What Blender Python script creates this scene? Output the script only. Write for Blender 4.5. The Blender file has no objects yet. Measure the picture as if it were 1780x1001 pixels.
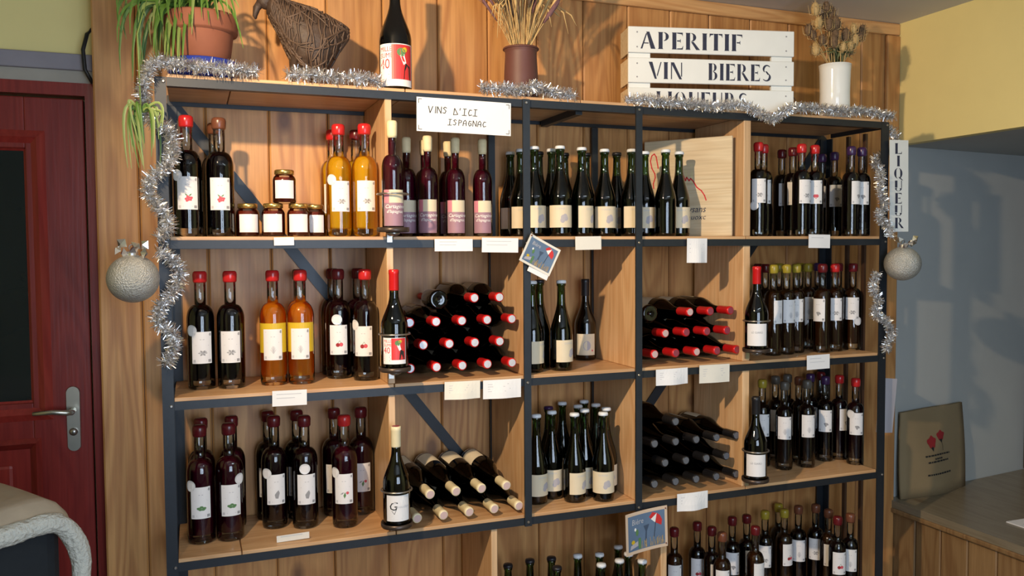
import bpy, bmesh, math, random
from mathutils import Vector, Matrix, Euler
random.seed(11)
PI = math.pi
sc = bpy.context.scene
COL = sc.collection

# ------------------------------------------------------------------ camera
cam_d = bpy.data.cameras.new('camera'); cam = bpy.data.objects.new('camera', cam_d); COL.objects.link(cam)
cam_d.sensor_width = 36.0; cam_d.lens = 1452.78 / 1780 * 36.0; cam_d.clip_start = 0.05
CR = Vector((0.93349, -0.35854, -0.00632)).normalized()
CF = Vector((0.35788, 0.93261, -0.04636)).normalized()
CU = CR.cross(CF).normalized()
m = Matrix((CR, CU, -CF)).transposed().to_4x4(); m.translation = Vector((0.0829, -2.5017, 1.5))
cam.matrix_world = m
sc.camera = cam

# ------------------------------------------------------------------ light
vs = sc.view_settings
vs.view_transform = 'Standard'; vs.look = 'None'; vs.gamma = 1.0; vs.use_curve_mapping = False
vs.exposure = 0.12
sc.cycles.transparent_max_bounces = 32
sc.cycles.max_bounces = 10
sc.cycles.sample_clamp_indirect = 4.0
world = bpy.data.worlds.new('world'); sc.world = world; world.use_nodes = True
world.node_tree.nodes['Background'].inputs[0].default_value = (0.75, 0.87, 1.0, 1)
world.node_tree.nodes['Background'].inputs[1].default_value = 0.3

def area(name, loc, rot, sx, sy, power, col):
    d = bpy.data.lights.new(name, 'AREA'); d.shape = 'RECTANGLE'; d.size = sx; d.size_y = sy
    d.energy = power; d.color = col
    o = bpy.data.objects.new(name, d); COL.objects.link(o); o.location = loc; o.rotation_euler = rot
    return o
# daylight through the two glazed leaves of the window in the wall behind the viewer
WY = -3.45        # the shopfront window behind the viewer
area('window_daylight', (0.46, WY + 0.01, 1.385), (PI/2, 0, 0), 0.66, 1.55, 29, (0.66, 0.80, 1.0))
area('window_daylight.001', (1.28, WY + 0.01, 1.385), (PI/2, 0, 0), 0.66, 1.55, 29, (0.66, 0.80, 1.0))
# warm halogen spot hanging from the ceiling, left of the viewer
LAMP = Vector((-0.30, -1.30, 2.36))
ld = bpy.data.lights.new('halogen_light', 'SPOT'); ld.energy = 205; ld.color = (1.0, 0.74, 0.47); ld.shadow_soft_size = 0.03
ld.spot_size = math.radians(92); ld.spot_blend = 0.9
lo = bpy.data.objects.new('halogen_light', ld); COL.objects.link(lo); lo.location = LAMP
lo.rotation_euler = (Vector((1.45, 0.2, 1.55)) - LAMP).to_track_quat('-Z', 'Y').to_euler()
# cool fluorescent tube on the ceiling, right of the viewer
area('tube_light', (1.7, -1.9, 2.40), (0, 0, 0), 1.1, 0.06, 6, (0.80, 0.95, 1.0))

# ------------------------------------------------------------------ materials
MATS = {}
def new_mat(name):
    mt = bpy.data.materials.new(name); mt.use_nodes = True; MATS[name] = mt
    return mt, mt.node_tree, mt.node_tree.nodes['Principled BSDF']
def flat(name, col, rough=0.6, metal=0.0, spec=0.5, noise=0.08, nscale=30, bump=0.0):
    mt, nt, b = new_mat(name)
    b.inputs['Roughness'].default_value = rough; b.inputs['Metallic'].default_value = metal
    b.inputs['Specular IOR Level'].default_value = spec
    tc = nt.nodes.new('ShaderNodeTexCoord'); n = nt.nodes.new('ShaderNodeTexNoise')
    n.inputs['Scale'].default_value = nscale; n.inputs['Detail'].default_value = 4
    nt.links.new(tc.outputs['Object'], n.inputs['Vector'])
    mx = nt.nodes.new('ShaderNodeMix'); mx.data_type = 'RGBA'
    c = Vector(col)
    mx.inputs[6].default_value = (*(c * (1 - noise)), 1); mx.inputs[7].default_value = (*[min(1, v * (1 + noise)) for v in col], 1)
    nt.links.new(n.outputs['Fac'], mx.inputs[0]); nt.links.new(mx.outputs[2], b.inputs['Base Color'])
    if bump:
        bp = nt.nodes.new('ShaderNodeBump'); bp.inputs['Strength'].default_value = bump; bp.inputs['Distance'].default_value = 0.01
        nt.links.new(n.outputs['Fac'], bp.inputs['Height']); nt.links.new(bp.outputs['Normal'], b.inputs['Normal'])
    return mt
def pine(name, light, mid, dark, axis='Z', knots=True, rough=0.42):
    mt, nt, b = new_mat(name); N = nt.nodes; L = nt.links
    b.inputs['Roughness'].default_value = rough
    tc = N.new('ShaderNodeTexCoord'); oi = N.new('ShaderNodeObjectInfo')
    mul = N.new('ShaderNodeVectorMath'); mul.operation = 'MULTIPLY_ADD'
    cmb = N.new('ShaderNodeCombineXYZ')
    for k in range(3): L.new(oi.outputs['Random'], cmb.inputs[k])
    mul.inputs[1].default_value = (13.0, 7.0, 17.0)
    L.new(cmb.outputs[0], mul.inputs[0]); L.new(tc.outputs['Object'], mul.inputs[2])
    def mapped(al, ac):
        mp = N.new('ShaderNodeMapping')
        s = [ac, ac, ac]; s['XYZ'.index(axis)] = al
        mp.inputs['Scale'].default_value = s
        L.new(mul.outputs[0], mp.inputs['Vector']); return mp
    # growth-ring figure: a warped field, its contours are the cathedral grain
    w = N.new('ShaderNodeTexNoise'); w.inputs['Scale'].default_value = 1.0; w.inputs['Detail'].default_value = 1.5
    w.inputs['Distortion'].default_value = 0.3
    L.new(mapped(0.9, 7).outputs[0], w.inputs['Vector'])
    ml = N.new('ShaderNodeMath'); ml.operation = 'MULTIPLY'; ml.inputs[1].default_value = 70.0
    L.new(w.outputs['Fac'], ml.inputs[0])
    sn = N.new('ShaderNodeMath'); sn.operation = 'SINE'; L.new(ml.outputs[0], sn.inputs[0])
    r1 = N.new('ShaderNodeMapRange'); r1.inputs[1].default_value = -0.6; r1.inputs[2].default_value = 1.0
    L.new(sn.outputs[0], r1.inputs[0])
    big = N.new('ShaderNodeTexNoise'); big.inputs['Scale'].default_value = 1.0; big.inputs['Detail'].default_value = 3
    L.new(mapped(1.5, 6).outputs[0], big.inputs['Vector'])
    fib = N.new('ShaderNodeTexNoise'); fib.inputs['Scale'].default_value = 1.0; fib.inputs['Detail'].default_value = 5
    L.new(mapped(5, 130).outputs[0], fib.inputs['Vector'])
    m1 = N.new('ShaderNodeMix'); m1.data_type = 'RGBA'
    m1.inputs[6].default_value = (*light, 1); m1.inputs[7].default_value = (*mid, 1)
    mm = N.new('ShaderNodeMath'); mm.operation = 'MULTIPLY'
    L.new(r1.outputs[0], mm.inputs[0]); L.new(big.outputs['Fac'], mm.inputs[1])
    L.new(mm.outputs[0], m1.inputs[0])
    m2 = N.new('ShaderNodeMix'); m2.data_type = 'RGBA'; m2.blend_type = 'MULTIPLY'; m2.inputs[0].default_value = 0.45
    L.new(m1.outputs[2], m2.inputs[6]); 
    rf = N.new('ShaderNodeValToRGB'); rf.color_ramp.elements[0].position = 0.3; rf.color_ramp.elements[0].color = (0.55, 0.5, 0.45, 1)
    rf.color_ramp.elements[1].position = 0.7
    L.new(fib.outputs['Fac'], rf.inputs[0]); L.new(rf.outputs[0], m2.inputs[7])
    # board-to-board tone
    hv = N.new('ShaderNodeHueSaturation')
    mr = N.new('ShaderNodeMapRange'); mr.inputs[3].default_value = 0.82; mr.inputs[4].default_value = 1.12
    L.new(oi.outputs['Random'], mr.inputs[0]); L.new(mr.outputs[0], hv.inputs['Value']); L.new(m2.outputs[2], hv.inputs['Color'])
    last = hv.outputs[0]
    if knots:
        vo = N.new('ShaderNodeTexVoronoi'); vo.inputs['Scale'].default_value = 1.0
        L.new(mapped(2.3, 4.2).outputs[0], vo.inputs['Vector'])
        kr = N.new('ShaderNodeValToRGB')
        kr.color_ramp.elements[0].position = 0.055; kr.color_ramp.elements[0].color = (1, 1, 1, 1)
        kr.color_ramp.elements[1].position = 0.13; kr.color_ramp.elements[1].color = (0, 0, 0, 1)
        L.new(vo.outputs['Distance'], kr.inputs[0])
        m3 = N.new('ShaderNodeMix'); m3.data_type = 'RGBA'; m3.inputs[7].default_value = (*dark, 1)
        kk = N.new('ShaderNodeMath'); kk.operation = 'MULTIPLY'; kk.inputs[1].default_value = 0.8
        L.new(kr.outputs[0], kk.inputs[0]); L.new(kk.outputs[0], m3.inputs[0]); L.new(last, m3.inputs[6]); last = m3.outputs[2]
    L.new(last, b.inputs['Base Color'])
    bp = N.new('ShaderNodeBump'); bp.inputs['Strength'].default_value = 0.15; bp.inputs['Distance'].default_value = 0.002
    L.new(fib.outputs['Fac'], bp.inputs['Height']); L.new(bp.outputs['Normal'], b.inputs['Normal'])
    return mt
def glass(name, tint, gloss=(1, 1, 1), ior=1.62):
    mt = bpy.data.materials.new(name); mt.use_nodes = True; MATS[name] = mt
    nt = mt.node_tree; nt.nodes.clear()
    out = nt.nodes.new('ShaderNodeOutputMaterial'); mix = nt.nodes.new('ShaderNodeMixShader')
    tr = nt.nodes.new('ShaderNodeBsdfTransparent'); tr.inputs[0].default_value = (*tint, 1)
    gl = nt.nodes.new('ShaderNodeBsdfGlossy'); gl.inputs['Roughness'].default_value = 0.03; gl.inputs[0].default_value = (*gloss, 1)
    fr = nt.nodes.new('ShaderNodeFresnel'); fr.inputs['IOR'].default_value = ior
    nt.links.new(fr.outputs[0], mix.inputs[0]); nt.links.new(tr.outputs[0], mix.inputs[1]); nt.links.new(gl.outputs[0], mix.inputs[2])
    nt.links.new(mix.outputs[0], out.inputs[0]); return mt
def liquid(name, tint, body, solid):
    mt = bpy.data.materials.new(name); mt.use_nodes = True; MATS[name] = mt
    nt = mt.node_tree; nt.nodes.clear()
    out = nt.nodes.new('ShaderNodeOutputMaterial'); mix = nt.nodes.new('ShaderNodeMixShader'); m2 = nt.nodes.new('ShaderNodeMixShader')
    tr = nt.nodes.new('ShaderNodeBsdfTransparent'); tr.inputs[0].default_value = (*tint, 1)
    df = nt.nodes.new('ShaderNodeBsdfDiffuse'); df.inputs[0].default_value = (*body, 1)
    tl = nt.nodes.new('ShaderNodeBsdfTranslucent'); tl.inputs[0].default_value = (*body, 1)
    m2.inputs[0].default_value = 0.5; mix.inputs[0].default_value = solid
    nt.links.new(df.outputs[0], m2.inputs[1]); nt.links.new(tl.outputs[0], m2.inputs[2])
    nt.links.new(tr.outputs[0], mix.inputs[1]); nt.links.new(m2.outputs[0], mix.inputs[2])
    nt.links.new(mix.outputs[0], out.inputs[0]); return mt

pine('pine_wall', (0.62, 0.318, 0.112), (0.38, 0.150, 0.046), (0.13, 0.05, 0.02), 'Z')
pine('pine_trim', (0.60, 0.35, 0.15), (0.42, 0.20, 0.07), (0.16, 0.07, 0.03), 'X', knots=False)
pine('pine_shelf', (0.66, 0.40, 0.20), (0.50, 0.26, 0.11), (0.18, 0.08, 0.03), 'X')
pine('pine_divider', (0.74, 0.48, 0.26), (0.60, 0.33, 0.15), (0.2, 0.09, 0.035), 'Z')
pine('crate_board', (0.72, 0.60, 0.40), (0.62, 0.47, 0.28), (0.3, 0.2, 0.1), 'X', knots=False, rough=0.6)
pine('counter_wood', (0.31, 0.19, 0.085), (0.20, 0.10, 0.04), (0.08, 0.035, 0.015), 'Z')
pine('counter_top', (0.27, 0.23, 0.16), (0.20, 0.16, 0.10), (0.1, 0.06, 0.03), 'Y', rough=0.3)
pine('dark_batten', (0.07, 0.035, 0.02), (0.045, 0.02, 0.012), (0.02, 0.01, 0.01), 'Z', knots=False)
flat('iron', (0.019, 0.024, 0.031), 0.42, 0.25, noise=0.2, nscale=60)
flat('yellow_wall', (0.82, 0.70, 0.30), 0.8, noise=0.05, nscale=6, bump=0.15)
flat('grey_wall', (0.44, 0.46, 0.44), 0.85, noise=0.05, nscale=5, bump=0.15)
flat('white_plaster', (0.62, 0.60, 0.56), 0.85, noise=0.03, nscale=8)
flat('ceiling_white', (0.60, 0.59, 0.56), 0.85, noise=0.03, nscale=8)
flat('floor_tile', (0.14, 0.09, 0.06), 0.5, noise=0.15, nscale=5)
flat('lintel_grey', (0.26, 0.24, 0.27), 0.7, noise=0.1, nscale=20)
flat('lintel_pale', (0.36, 0.33, 0.28), 0.7, noise=0.1, nscale=20)
pine('door_red', (0.29, 0.030, 0.022), (0.21, 0.018, 0.015), (0.1, 0.01, 0.01), 'Z', knots=False, rough=0.3)
flat('door_glass', (0.010, 0.016, 0.016), 0.05, noise=0.3, nscale=3)
flat('brass_plate', (0.50, 0.48, 0.40), 0.3, 0.9)
flat('black_cable', (0.01, 0.01, 0.01), 0.5)
flat('armchair_black', (0.010, 0.013, 0.016), 0.8, noise=0.3, nscale=50)
flat('throw_beige', (0.40, 0.31, 0.21), 0.95, noise=0.15, nscale=18, bump=0.5)
flat('fleece_white', (0.60, 0.58, 0.50), 1.0, noise=0.15, nscale=90, bump=1.0)
flat('terracotta', (0.25, 0.085, 0.045), 0.75, noise=0.18, nscale=12, bump=0.1)
flat('saucer_blue', (0.015, 0.035, 0.28), 0.3)
flat('soil', (0.03, 0.02, 0.012), 0.95, noise=0.4, nscale=90, bump=0.8)
flat('leaf_green', (0.09, 0.19, 0.03), 0.45, noise=0.35, nscale=16)
flat('leaf_pale', (0.21, 0.29, 0.08), 0.45, noise=0.25, nscale=16)
flat('wicker', (0.050, 0.030, 0.020), 0.6, noise=0.5, nscale=40, bump=0.5)
flat('wicker_light', (0.085, 0.052, 0.034), 0.6, noise=0.5, nscale=40)
flat('vase_brown', (0.105, 0.038, 0.030), 0.55, noise=0.08)
flat('vase_white', (0.80, 0.82, 0.79), 0.12, noise=0.02)
flat('dry_straw', (0.50, 0.35, 0.15), 0.8, noise=0.2, nscale=60)
flat('dry_brown', (0.16, 0.10, 0.055), 0.9, noise=0.35, nscale=60, bump=0.5)
flat('dry_mauve', (0.15, 0.075, 0.085), 0.9, noise=0.3, nscale=60)
flat('dry_green', (0.17, 0.18, 0.07), 0.9, noise=0.3, nscale=60)
flat('painted_white', (0.74, 0.77, 0.75), 0.65, noise=0.06, nscale=14)
flat('ink_navy', (0.025, 0.03, 0.06), 0.8, noise=0.4, nscale=70)
flat('foil', (0.92, 0.92, 0.93), 0.24, 1.0, noise=0.1)
flat('foil_dark', (0.30, 0.28, 0.26), 0.3, 1.0)
flat('bauble_glitter', (0.52, 0.52, 0.48), 0.38, 0.55, noise=0.25, nscale=260, bump=0.6)
flat('paper', (0.80, 0.80, 0.80), 0.8, noise=0.02, nscale=40)
flat('paper_cream', (0.76, 0.73, 0.64), 0.8, noise=0.03, nscale=40)
flat('paper_lilac', (0.42, 0.40, 0.43), 0.8, noise=0.03)
flat('kraft', (0.27, 0.20, 0.105), 0.85, noise=0.1, nscale=7, bump=0.3)
flat('ink_black', (0.015, 0.015, 0.015), 0.8)
flat('ink_grey', (0.30, 0.30, 0.31), 0.8)
flat('ink_pale', (0.52, 0.52, 0.54), 0.8)
flat('ink_red', (0.55, 0.02, 0.03), 0.7)
flat('ink_rose', (0.62, 0.09, 0.12), 0.7)
flat('ink_green', (0.10, 0.22, 0.08), 0.7)
flat('ink_white', (0.85, 0.84, 0.80), 0.7)
flat('poppy_red', (0.30, 0.015, 0.02), 0.7)
flat('label_white', (0.78, 0.77, 0.77), 0.55, noise=0.03)
flat('label_cream', (0.68, 0.59, 0.42), 0.6, noise=0.05)
flat('label_mauve', (0.30, 0.17, 0.22), 0.5, noise=0.12)
flat('label_pink', (0.55, 0.20, 0.26), 0.5, noise=0.05)
flat('label_red', (0.60, 0.035, 0.035), 0.45, noise=0.05)
flat('label_yellow', (0.62, 0.42, 0.02), 0.5)
flat('medal_silver', (0.72, 0.72, 0.72), 0.4, 0.1)
flat('wax_red', (0.50, 0.018, 0.020), 0.22)
flat('wax_dark_red', (0.115, 0.008, 0.012), 0.25)
flat('wax_brown', (0.16, 0.055, 0.028), 0.3)
flat('wax_purple', (0.045, 0.018, 0.075), 0.25)
flat('wax_yellow', (0.36, 0.28, 0.03), 0.3)
flat('wax_grey', (0.10, 0.09, 0.075), 0.35)
flat('cork_cream', (0.74, 0.63, 0.38), 0.6, noise=0.12, nscale=60)
flat('capsule_red', (0.58, 0.012, 0.014), 0.28, 0.15)
flat('capsule_black', (0.010, 0.010, 0.012), 0.4)
flat('capsule_cream', (0.75, 0.66, 0.42), 0.4)
flat('capsule_end_silver', (0.62, 0.62, 0.66), 0.35, 0.3, noise=0.25, nscale=200)
flat('capsule_end_grey', (0.12, 0.13, 0.15), 0.4)
flat('capsule_end_wine', (0.28, 0.05, 0.075), 0.45)
flat('capsule_end_rose', (0.62, 0.45, 0.42), 0.45)
flat('crown_white', (0.74, 0.78, 0.82), 0.35)
flat('crown_dark', (0.012, 0.012, 0.016), 0.4)
flat('jar_lid', (0.62, 0.43, 0.14), 0.25, 0.9)
flat('steel', (0.40, 0.38, 0.35), 0.3, 0.9)
flat('holder_dark', (0.07, 0.05, 0.04), 0.35, 0.5)
flat('lamp_metal', (0.35, 0.35, 0.35), 0.3, 0.9)
flat('card_border', (0.66, 0.50, 0.36), 0.7, noise=0.03)
flat('card_blue', (0.115, 0.18, 0.28), 0.6, noise=0.35, nscale=9)
flat('card_blue_deep', (0.055, 0.085, 0.14), 0.6)
flat('card_sand', (0.42, 0.30, 0.14), 0.6, noise=0.4, nscale=80)
flat('window_white', (0.7, 0.7, 0.68), 0.5)
glass('glass_clear', (0.93, 0.95, 0.94))
glass('glass_base', (0.80, 0.86, 0.88), ior=2.0)
glass('glass_green', (0.20, 0.34, 0.12))
glass('glass_olive', (0.30, 0.30, 0.10))
glass('glass_dark', (0.05, 0.06, 0.03))
liquid('liq_dark', (0.03, 0.004, 0.012), (0.0045, 0.0012, 0.003), 0.92)
liquid('liq_wine', (0.20, 0.012, 0.03), (0.018, 0.002, 0.006), 0.82)
liquid('liq_red', (0.55, 0.02, 0.10), (0.10, 0.004, 0.024), 0.66)
liquid('liq_yellow', (1.0, 0.80, 0.10), (0.95, 0.60, 0.02), 0.72)
liquid('liq_amber', (1.0, 0.68, 0.14), (0.95, 0.36, 0.015), 0.50)
liquid('liq_brown', (0.45, 0.20, 0.08), (0.085, 0.032, 0.012), 0.6)
liquid('liq_green', (0.03, 0.08, 0.02), (0.003, 0.009, 0.002), 0.85)
liquid('liq_white', (0.45, 0.45, 0.10), (0.045, 0.050, 0.010), 0.55)
liquid('liq_jam', (0.60, 0.10, 0.05), (0.34, 0.045, 0.02), 0.75)

# ------------------------------------------------------------------ mesh helpers
def mesh_from(name, verts, faces, mats=(), fm=None, smooth=False):
    me = bpy.data.meshes.new(name); me.from_pydata([tuple(v) for v in verts], [], faces); me.update()
    for mt in mats: me.materials.append(MATS[mt])
    if fm: me.polygons.foreach_set('material_index', fm)
    if smooth: me.polygons.foreach_set('use_smooth', [True] * len(me.polygons))
    return me
class MB:
    def __init__(s): s.v = []; s.f = []; s.m = []
    def add(s, vs, fs, mi=0):
        b = len(s.v); s.v += [Vector(v) for v in vs]; s.f += [tuple(b + i for i in f) for f in fs]; s.m += [mi] * len(fs)
    def box(s, x0, x1, y0, y1, z0, z1, mi=0):
        s.add([(x0,y0,z0),(x1,y0,z0),(x1,y1,z0),(x0,y1,z0),(x0,y0,z1),(x1,y0,z1),(x1,y1,z1),(x0,y1,z1)],
              [(0,3,2,1),(4,5,6,7),(0,1,5,4),(1,2,6,5),(2,3,7,6),(3,0,4,7)], mi)
    def bar(s, a, b, w, h, up=(0, 1, 0), mi=0):
        a = Vector(a); b = Vector(b); d = (b - a).normalized(); up = Vector(up)
        x = d.cross(up).normalized() * (w / 2); y = x.cross(d).normalized() * (h / 2)
        vs = [p + i * x + j * y for p in (a, b) for i, j in ((-1,-1),(1,-1),(1,1),(-1,1))]
        s.add(vs, [(0,1,2,3),(7,6,5,4),(0,4,5,1),(1,5,6,2),(2,6,7,3),(3,7,4,0)], mi)
    def tube(s, pts, rad, n=8, mi=0, cap=True):
        pts = [Vector(p) for p in pts]; k = len(pts)
        rad = rad if isinstance(rad, (list, tuple)) else [rad] * k
        ref = Vector((0.13, 0.31, 0.94)); vs = []; fs = []
        for i, p in enumerate(pts):
            d = (pts[min(i + 1, k - 1)] - pts[max(i - 1, 0)]).normalized()
            if abs(d.dot(ref)) > 0.95: ref = Vector((0.94, 0.2, 0.1))
            x = d.cross(ref).normalized(); y = x.cross(d)
            for j in range(n):
                a = 2 * PI * j / n; vs.append(p + (x * math.cos(a) + y * math.sin(a)) * rad[i])
        for i in range(k - 1):
            for j in range(n): fs.append((i*n+j, i*n+(j+1)%n, (i+1)*n+(j+1)%n, (i+1)*n+j))
        if cap: fs.append(tuple(range(n))[::-1]); fs.append(tuple((k-1)*n + j for j in range(n)))
        s.add(vs, fs, mi)
    def lathe(s, prof, n=24, mi=0, loc=(0, 0, 0)):
        vs = []; fs = []; k = len(prof); L = Vector(loc)
        for r, z in prof:
            for j in range(n):
                a = 2 * PI * j / n; vs.append(L + Vector((r * math.cos(a), r * math.sin(a), z)))
        for i in range(k - 1):
            for j in range(n): fs.append((i*n+j, i*n+(j+1)%n, (i+1)*n+(j+1)%n, (i+1)*n+j))
        if prof[0][0] > 1e-5: fs.append(tuple(range(n))[::-1])
        if prof[-1][0] > 1e-5: fs.append(tuple((k-1)*n + j for j in range(n)))
        s.add(vs, fs, mi)
    def torus(s, loc, R, r, n=28, k=8, mi=0, rot=None):
        vs = []; fs = []
        for i in range(n):
            a = 2 * PI * i / n
            for j in range(k):
                b = 2 * PI * j / k
                v = Vector(((R + r*math.cos(b))*math.cos(a), (R + r*math.cos(b))*math.sin(a), r*math.sin(b)))
                if rot: v.rotate(rot)
                vs.append(v + Vector(loc))
        for i in range(n):
            for j in range(k): fs.append((i*k+j, ((i+1)%n)*k+j, ((i+1)%n)*k+(j+1)%k, i*k+(j+1)%k))
        s.add(vs, fs, mi)
    def sphere(s, c, rx, ry=None, rz=None, n=12, k=8, mi=0):
        ry = ry or rx; rz = rz or rx; c = Vector(c); vs = [c + Vector((0, 0, -rz))]; fs = []
        for i in range(1, k):
            t = -PI/2 + PI * i / k
            for j in range(n):
                a = 2*PI*j/n; vs.append(c + Vector((rx*math.cos(t)*math.cos(a), ry*math.cos(t)*math.sin(a), rz*math.sin(t))))
        vs.append(c + Vector((0, 0, rz))); e = len(vs) - 1
        for j in range(n): fs.append((0, 1 + (j+1)%n, 1 + j)); fs.append((e, e - n + j, e - n + (j+1)%n))
        for i in range(k - 2):
            for j in range(n): fs.append((1+i*n+j, 1+i*n+(j+1)%n, 1+(i+1)*n+(j+1)%n, 1+(i+1)*n+j))
        s.add(vs, fs, mi)
    def mesh(s, name, mats, smooth=False):
        return mesh_from(name, s.v, s.f, mats if isinstance(mats, (list, tuple)) else [mats], s.m, smooth)

def obj(name, me, parent=None, mat=None, loc=None, rot=None):
    o = bpy.data.objects.new(name, me); COL.objects.link(o)
    if parent: o.parent = parent
    if loc is not None: o.location = loc
    if rot is not None: o.rotation_euler = rot
    if mat:
        o.material_slots[0].link = 'OBJECT'; o.material_slots[0].material = MATS[mat]
    return o
def build(mb, name, mat, parent=None, smooth=False, loc=None, rot=None):
    return obj(name, mb.mesh(name, mat, smooth), parent, None, loc, rot)
def tag(o, label, cat, group=None):
    o['label'] = label; o['category'] = cat
    if group: o['group'] = group
    return o
def thing(name, label, cat, loc=(0, 0, 0), rot=(0, 0, 0), group=None):
    o = bpy.data.objects.new(name, None); COL.objects.link(o); o.empty_display_size = 0.03
    o.location = loc; o.rotation_euler = rot
    return tag(o, label, cat, group)
def struct(o): o['kind'] = 'structure'; return o
def bevel(o, w, seg=2):
    md = o.modifiers.new('bevel', 'BEVEL'); md.width = w; md.segments = seg; md.limit_method = 'ANGLE'; md.angle_limit = 0.6
    return o

# ---- flat print: 2-D polygons -> wrapped on a cylinder or on a (bent) sheet
class Print:
    def __init__(s): s.p = []
    def poly(s, pts, mi=0): s.p.append(([(float(a), float(b)) for a, b in pts], mi)); return s
    def rect(s, x0, y0, x1, y1, mi=0): return s.poly([(x0,y0),(x1,y0),(x1,y1),(x0,y1)], mi)
    def disc(s, cx, cy, rx, ry=None, mi=0, n=14):
        ry = ry or rx
        return s.poly([(cx + rx*math.cos(2*PI*i/n), cy + ry*math.sin(2*PI*i/n)) for i in range(n)], mi)
    def band(s, cx, cy, rx, ry, a0, a1, w0, w1, mi=0, n=12):
        def w(t): return w0 + (w1 - w0) * math.sin(PI * t)
        for i in range(n):
            q = []
            for t, sg in ((i/n, 1), ((i+1)/n, 1), ((i+1)/n, -1), (i/n, -1)):
                a = math.radians(a0 + (a1 - a0) * t); k = 0 if sg > 0 else w(t)
                q.append((cx + (rx - k) * math.cos(a), cy + (ry - k * 0.6) * math.sin(a)))
            s.poly(q, mi)
        return s
    def line(s, pts, w, mi=0):
        for (ax, ay), (bx, by) in zip(pts, pts[1:]):
            dx, dy = bx - ax, by - ay; l = math.hypot(dx, dy) or 1; nx, ny = -dy / l * w / 2, dx / l * w / 2
            ex, ey = dx / l * w * 0.3, dy / l * w * 0.3
            s.poly([(ax-ex+nx, ay-ey+ny), (ax-ex-nx, ay-ey-ny), (bx+ex-nx, by+ey-ny), (bx+ex+nx, by+ey+ny)], mi)
        return s
    def put(s, other, x, y, k=1.0, ky=None, mi=None, sh=0.0):
        ky = ky or k
        for pts, m in other.p: s.poly([(x + a*k + b*ky*sh, y + b*ky) for a, b in pts], m if mi is None else mi)
        return s
    def wrap(s, name, mats, R, eps=0.0009):
        mb = MB()
        for pts, mi in s.p:
            mb.add([((R+eps) * math.sin(a/R), -(R+eps) * math.cos(a/R), b) for a, b in pts], [tuple(range(len(pts)))], mi)
        return mb.mesh(name, mats)
    def sheet(s, name, mats, fn=None, eps=0.0006):
        mb = MB()
        for pts, mi in s.p:
            mb.add([(a, (fn(a, b) if fn else 0) - eps * (1 + 0.5 * mi), b) for a, b in pts], [tuple(range(len(pts)))], mi)
        return mb.mesh(name, mats)
def text_print(txt, size, shear=0.0, align='LEFT'):
    cu = bpy.data.curves.new('t', 'FONT'); cu.body = txt; cu.size = size; cu.shear = shear; cu.align_x = align
    cu.resolution_u = 2
    o = bpy.data.objects.new('t', cu); COL.objects.link(o)
    dg = bpy.context.evaluated_depsgraph_get(); me = bpy.data.meshes.new_from_object(o.evaluated_get(dg))
    P = Print()
    for f in me.polygons: P.poly([(me.vertices[i].co.x, me.vertices[i].co.y) for i in f.vertices])
    bpy.data.objects.remove(o); bpy.data.curves.remove(cu); bpy.data.meshes.remove(me)
    return P
# stencil alphabet (unit height)
def stencil(ch):
    P = Print(); S = 0.21
    def stem(x=0.0): P.poly([(x-.03,0),(x+S+.03,0),(x+S,.06),(x+S,.94),(x+S+.03,1),(x-.03,1),(x,.94),(x,.06)])
    if ch == 'A': P.poly([(0,0),(.09,0),(.34,.9),(.28,.9)]); P.poly([(.30,1),(.46,1),(.78,0),(.54,0)]); P.rect(.16,.30,.42,.36); w=.82
    elif ch in 'PR':
        stem(); P.band(.26,.74,.28,.26,88,-88,.04,.17); w=.60
        if ch == 'R': P.poly([(.27,.46),(.40,.48),(.72,.04),(.76,0),(.54,0)]); w=.76
    elif ch in 'EF':
        stem(); P.poly([(.25,1),(.55,1),(.55,.78),(.50,.90),(.25,.94)]); P.poly([(.25,.47),(.40,.47),(.44,.38),(.44,.64),(.40,.54),(.25,.54)])
        if ch == 'E': P.poly([(.25,0),(.55,0),(.58,.24),(.50,.08),(.25,.06)])
        w=.60
    elif ch == 'I': stem(); w=.26
    elif ch == 'T': stem(.22); P.poly([(.18,1),(-.02,1),(-.02,.76),(.04,.90),(.18,.93)]); P.poly([(.47,1),(.67,1),(.67,.76),(.61,.90),(.47,.93)]); w=.68
    elif ch == 'V': P.poly([(0,1),(.22,1),(.48,0),(.36,0)]); P.poly([(.70,1),(.76,1),(.52,.14),(.48,.22)]); w=.78
    elif ch == 'N': P.rect(.02,0,.08,.94); P.poly([(.0,1),(.20,1),(.68,0),(.52,0)]); P.rect(.62,.16,.68,1); w=.74
    elif ch == 'B': stem(); P.band(.26,.76,.24,.24,88,-88,.04,.16); P.band(.26,.26,.29,.26,88,-88,.04,.17); w=.60
    elif ch == 'S': P.band(.28,.75,.26,.25,30,235,.05,.15); P.band(.28,.25,.28,.25,70,-150,.05,.16); P.poly([(.18,.62),(.30,.60),(.46,.42),(.34,.40)]); w=.60
    elif ch == 'L': stem(); P.poly([(.25,0),(.56,0),(.58,.26),(.50,.08),(.25,.06)]); w=.60
    elif ch == 'Q': P.band(.36,.5,.36,.5,100,260,.03,.19); P.band(.36,.5,.36,.5,80,-80,.03,.19); P.poly([(.36,.16),(.48,.16),(.80,-.16),(.64,-.12)]); w=.80
    elif ch == 'U': P.poly([(0,.34),(.21,.34),(.21,1),(0,1)]); P.rect(.54,.30,.60,1); P.band(.30,.30,.30,.30,180,355,.20,.05); w=.66
    else: w=.5
    return P, w
def stencil_text(txt, gap=.13):
    P = Print(); x = 0
    for c in txt:
        g, w = stencil(c); P.put(g, x, 0); x += w + gap
    return P, x - gap
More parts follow.
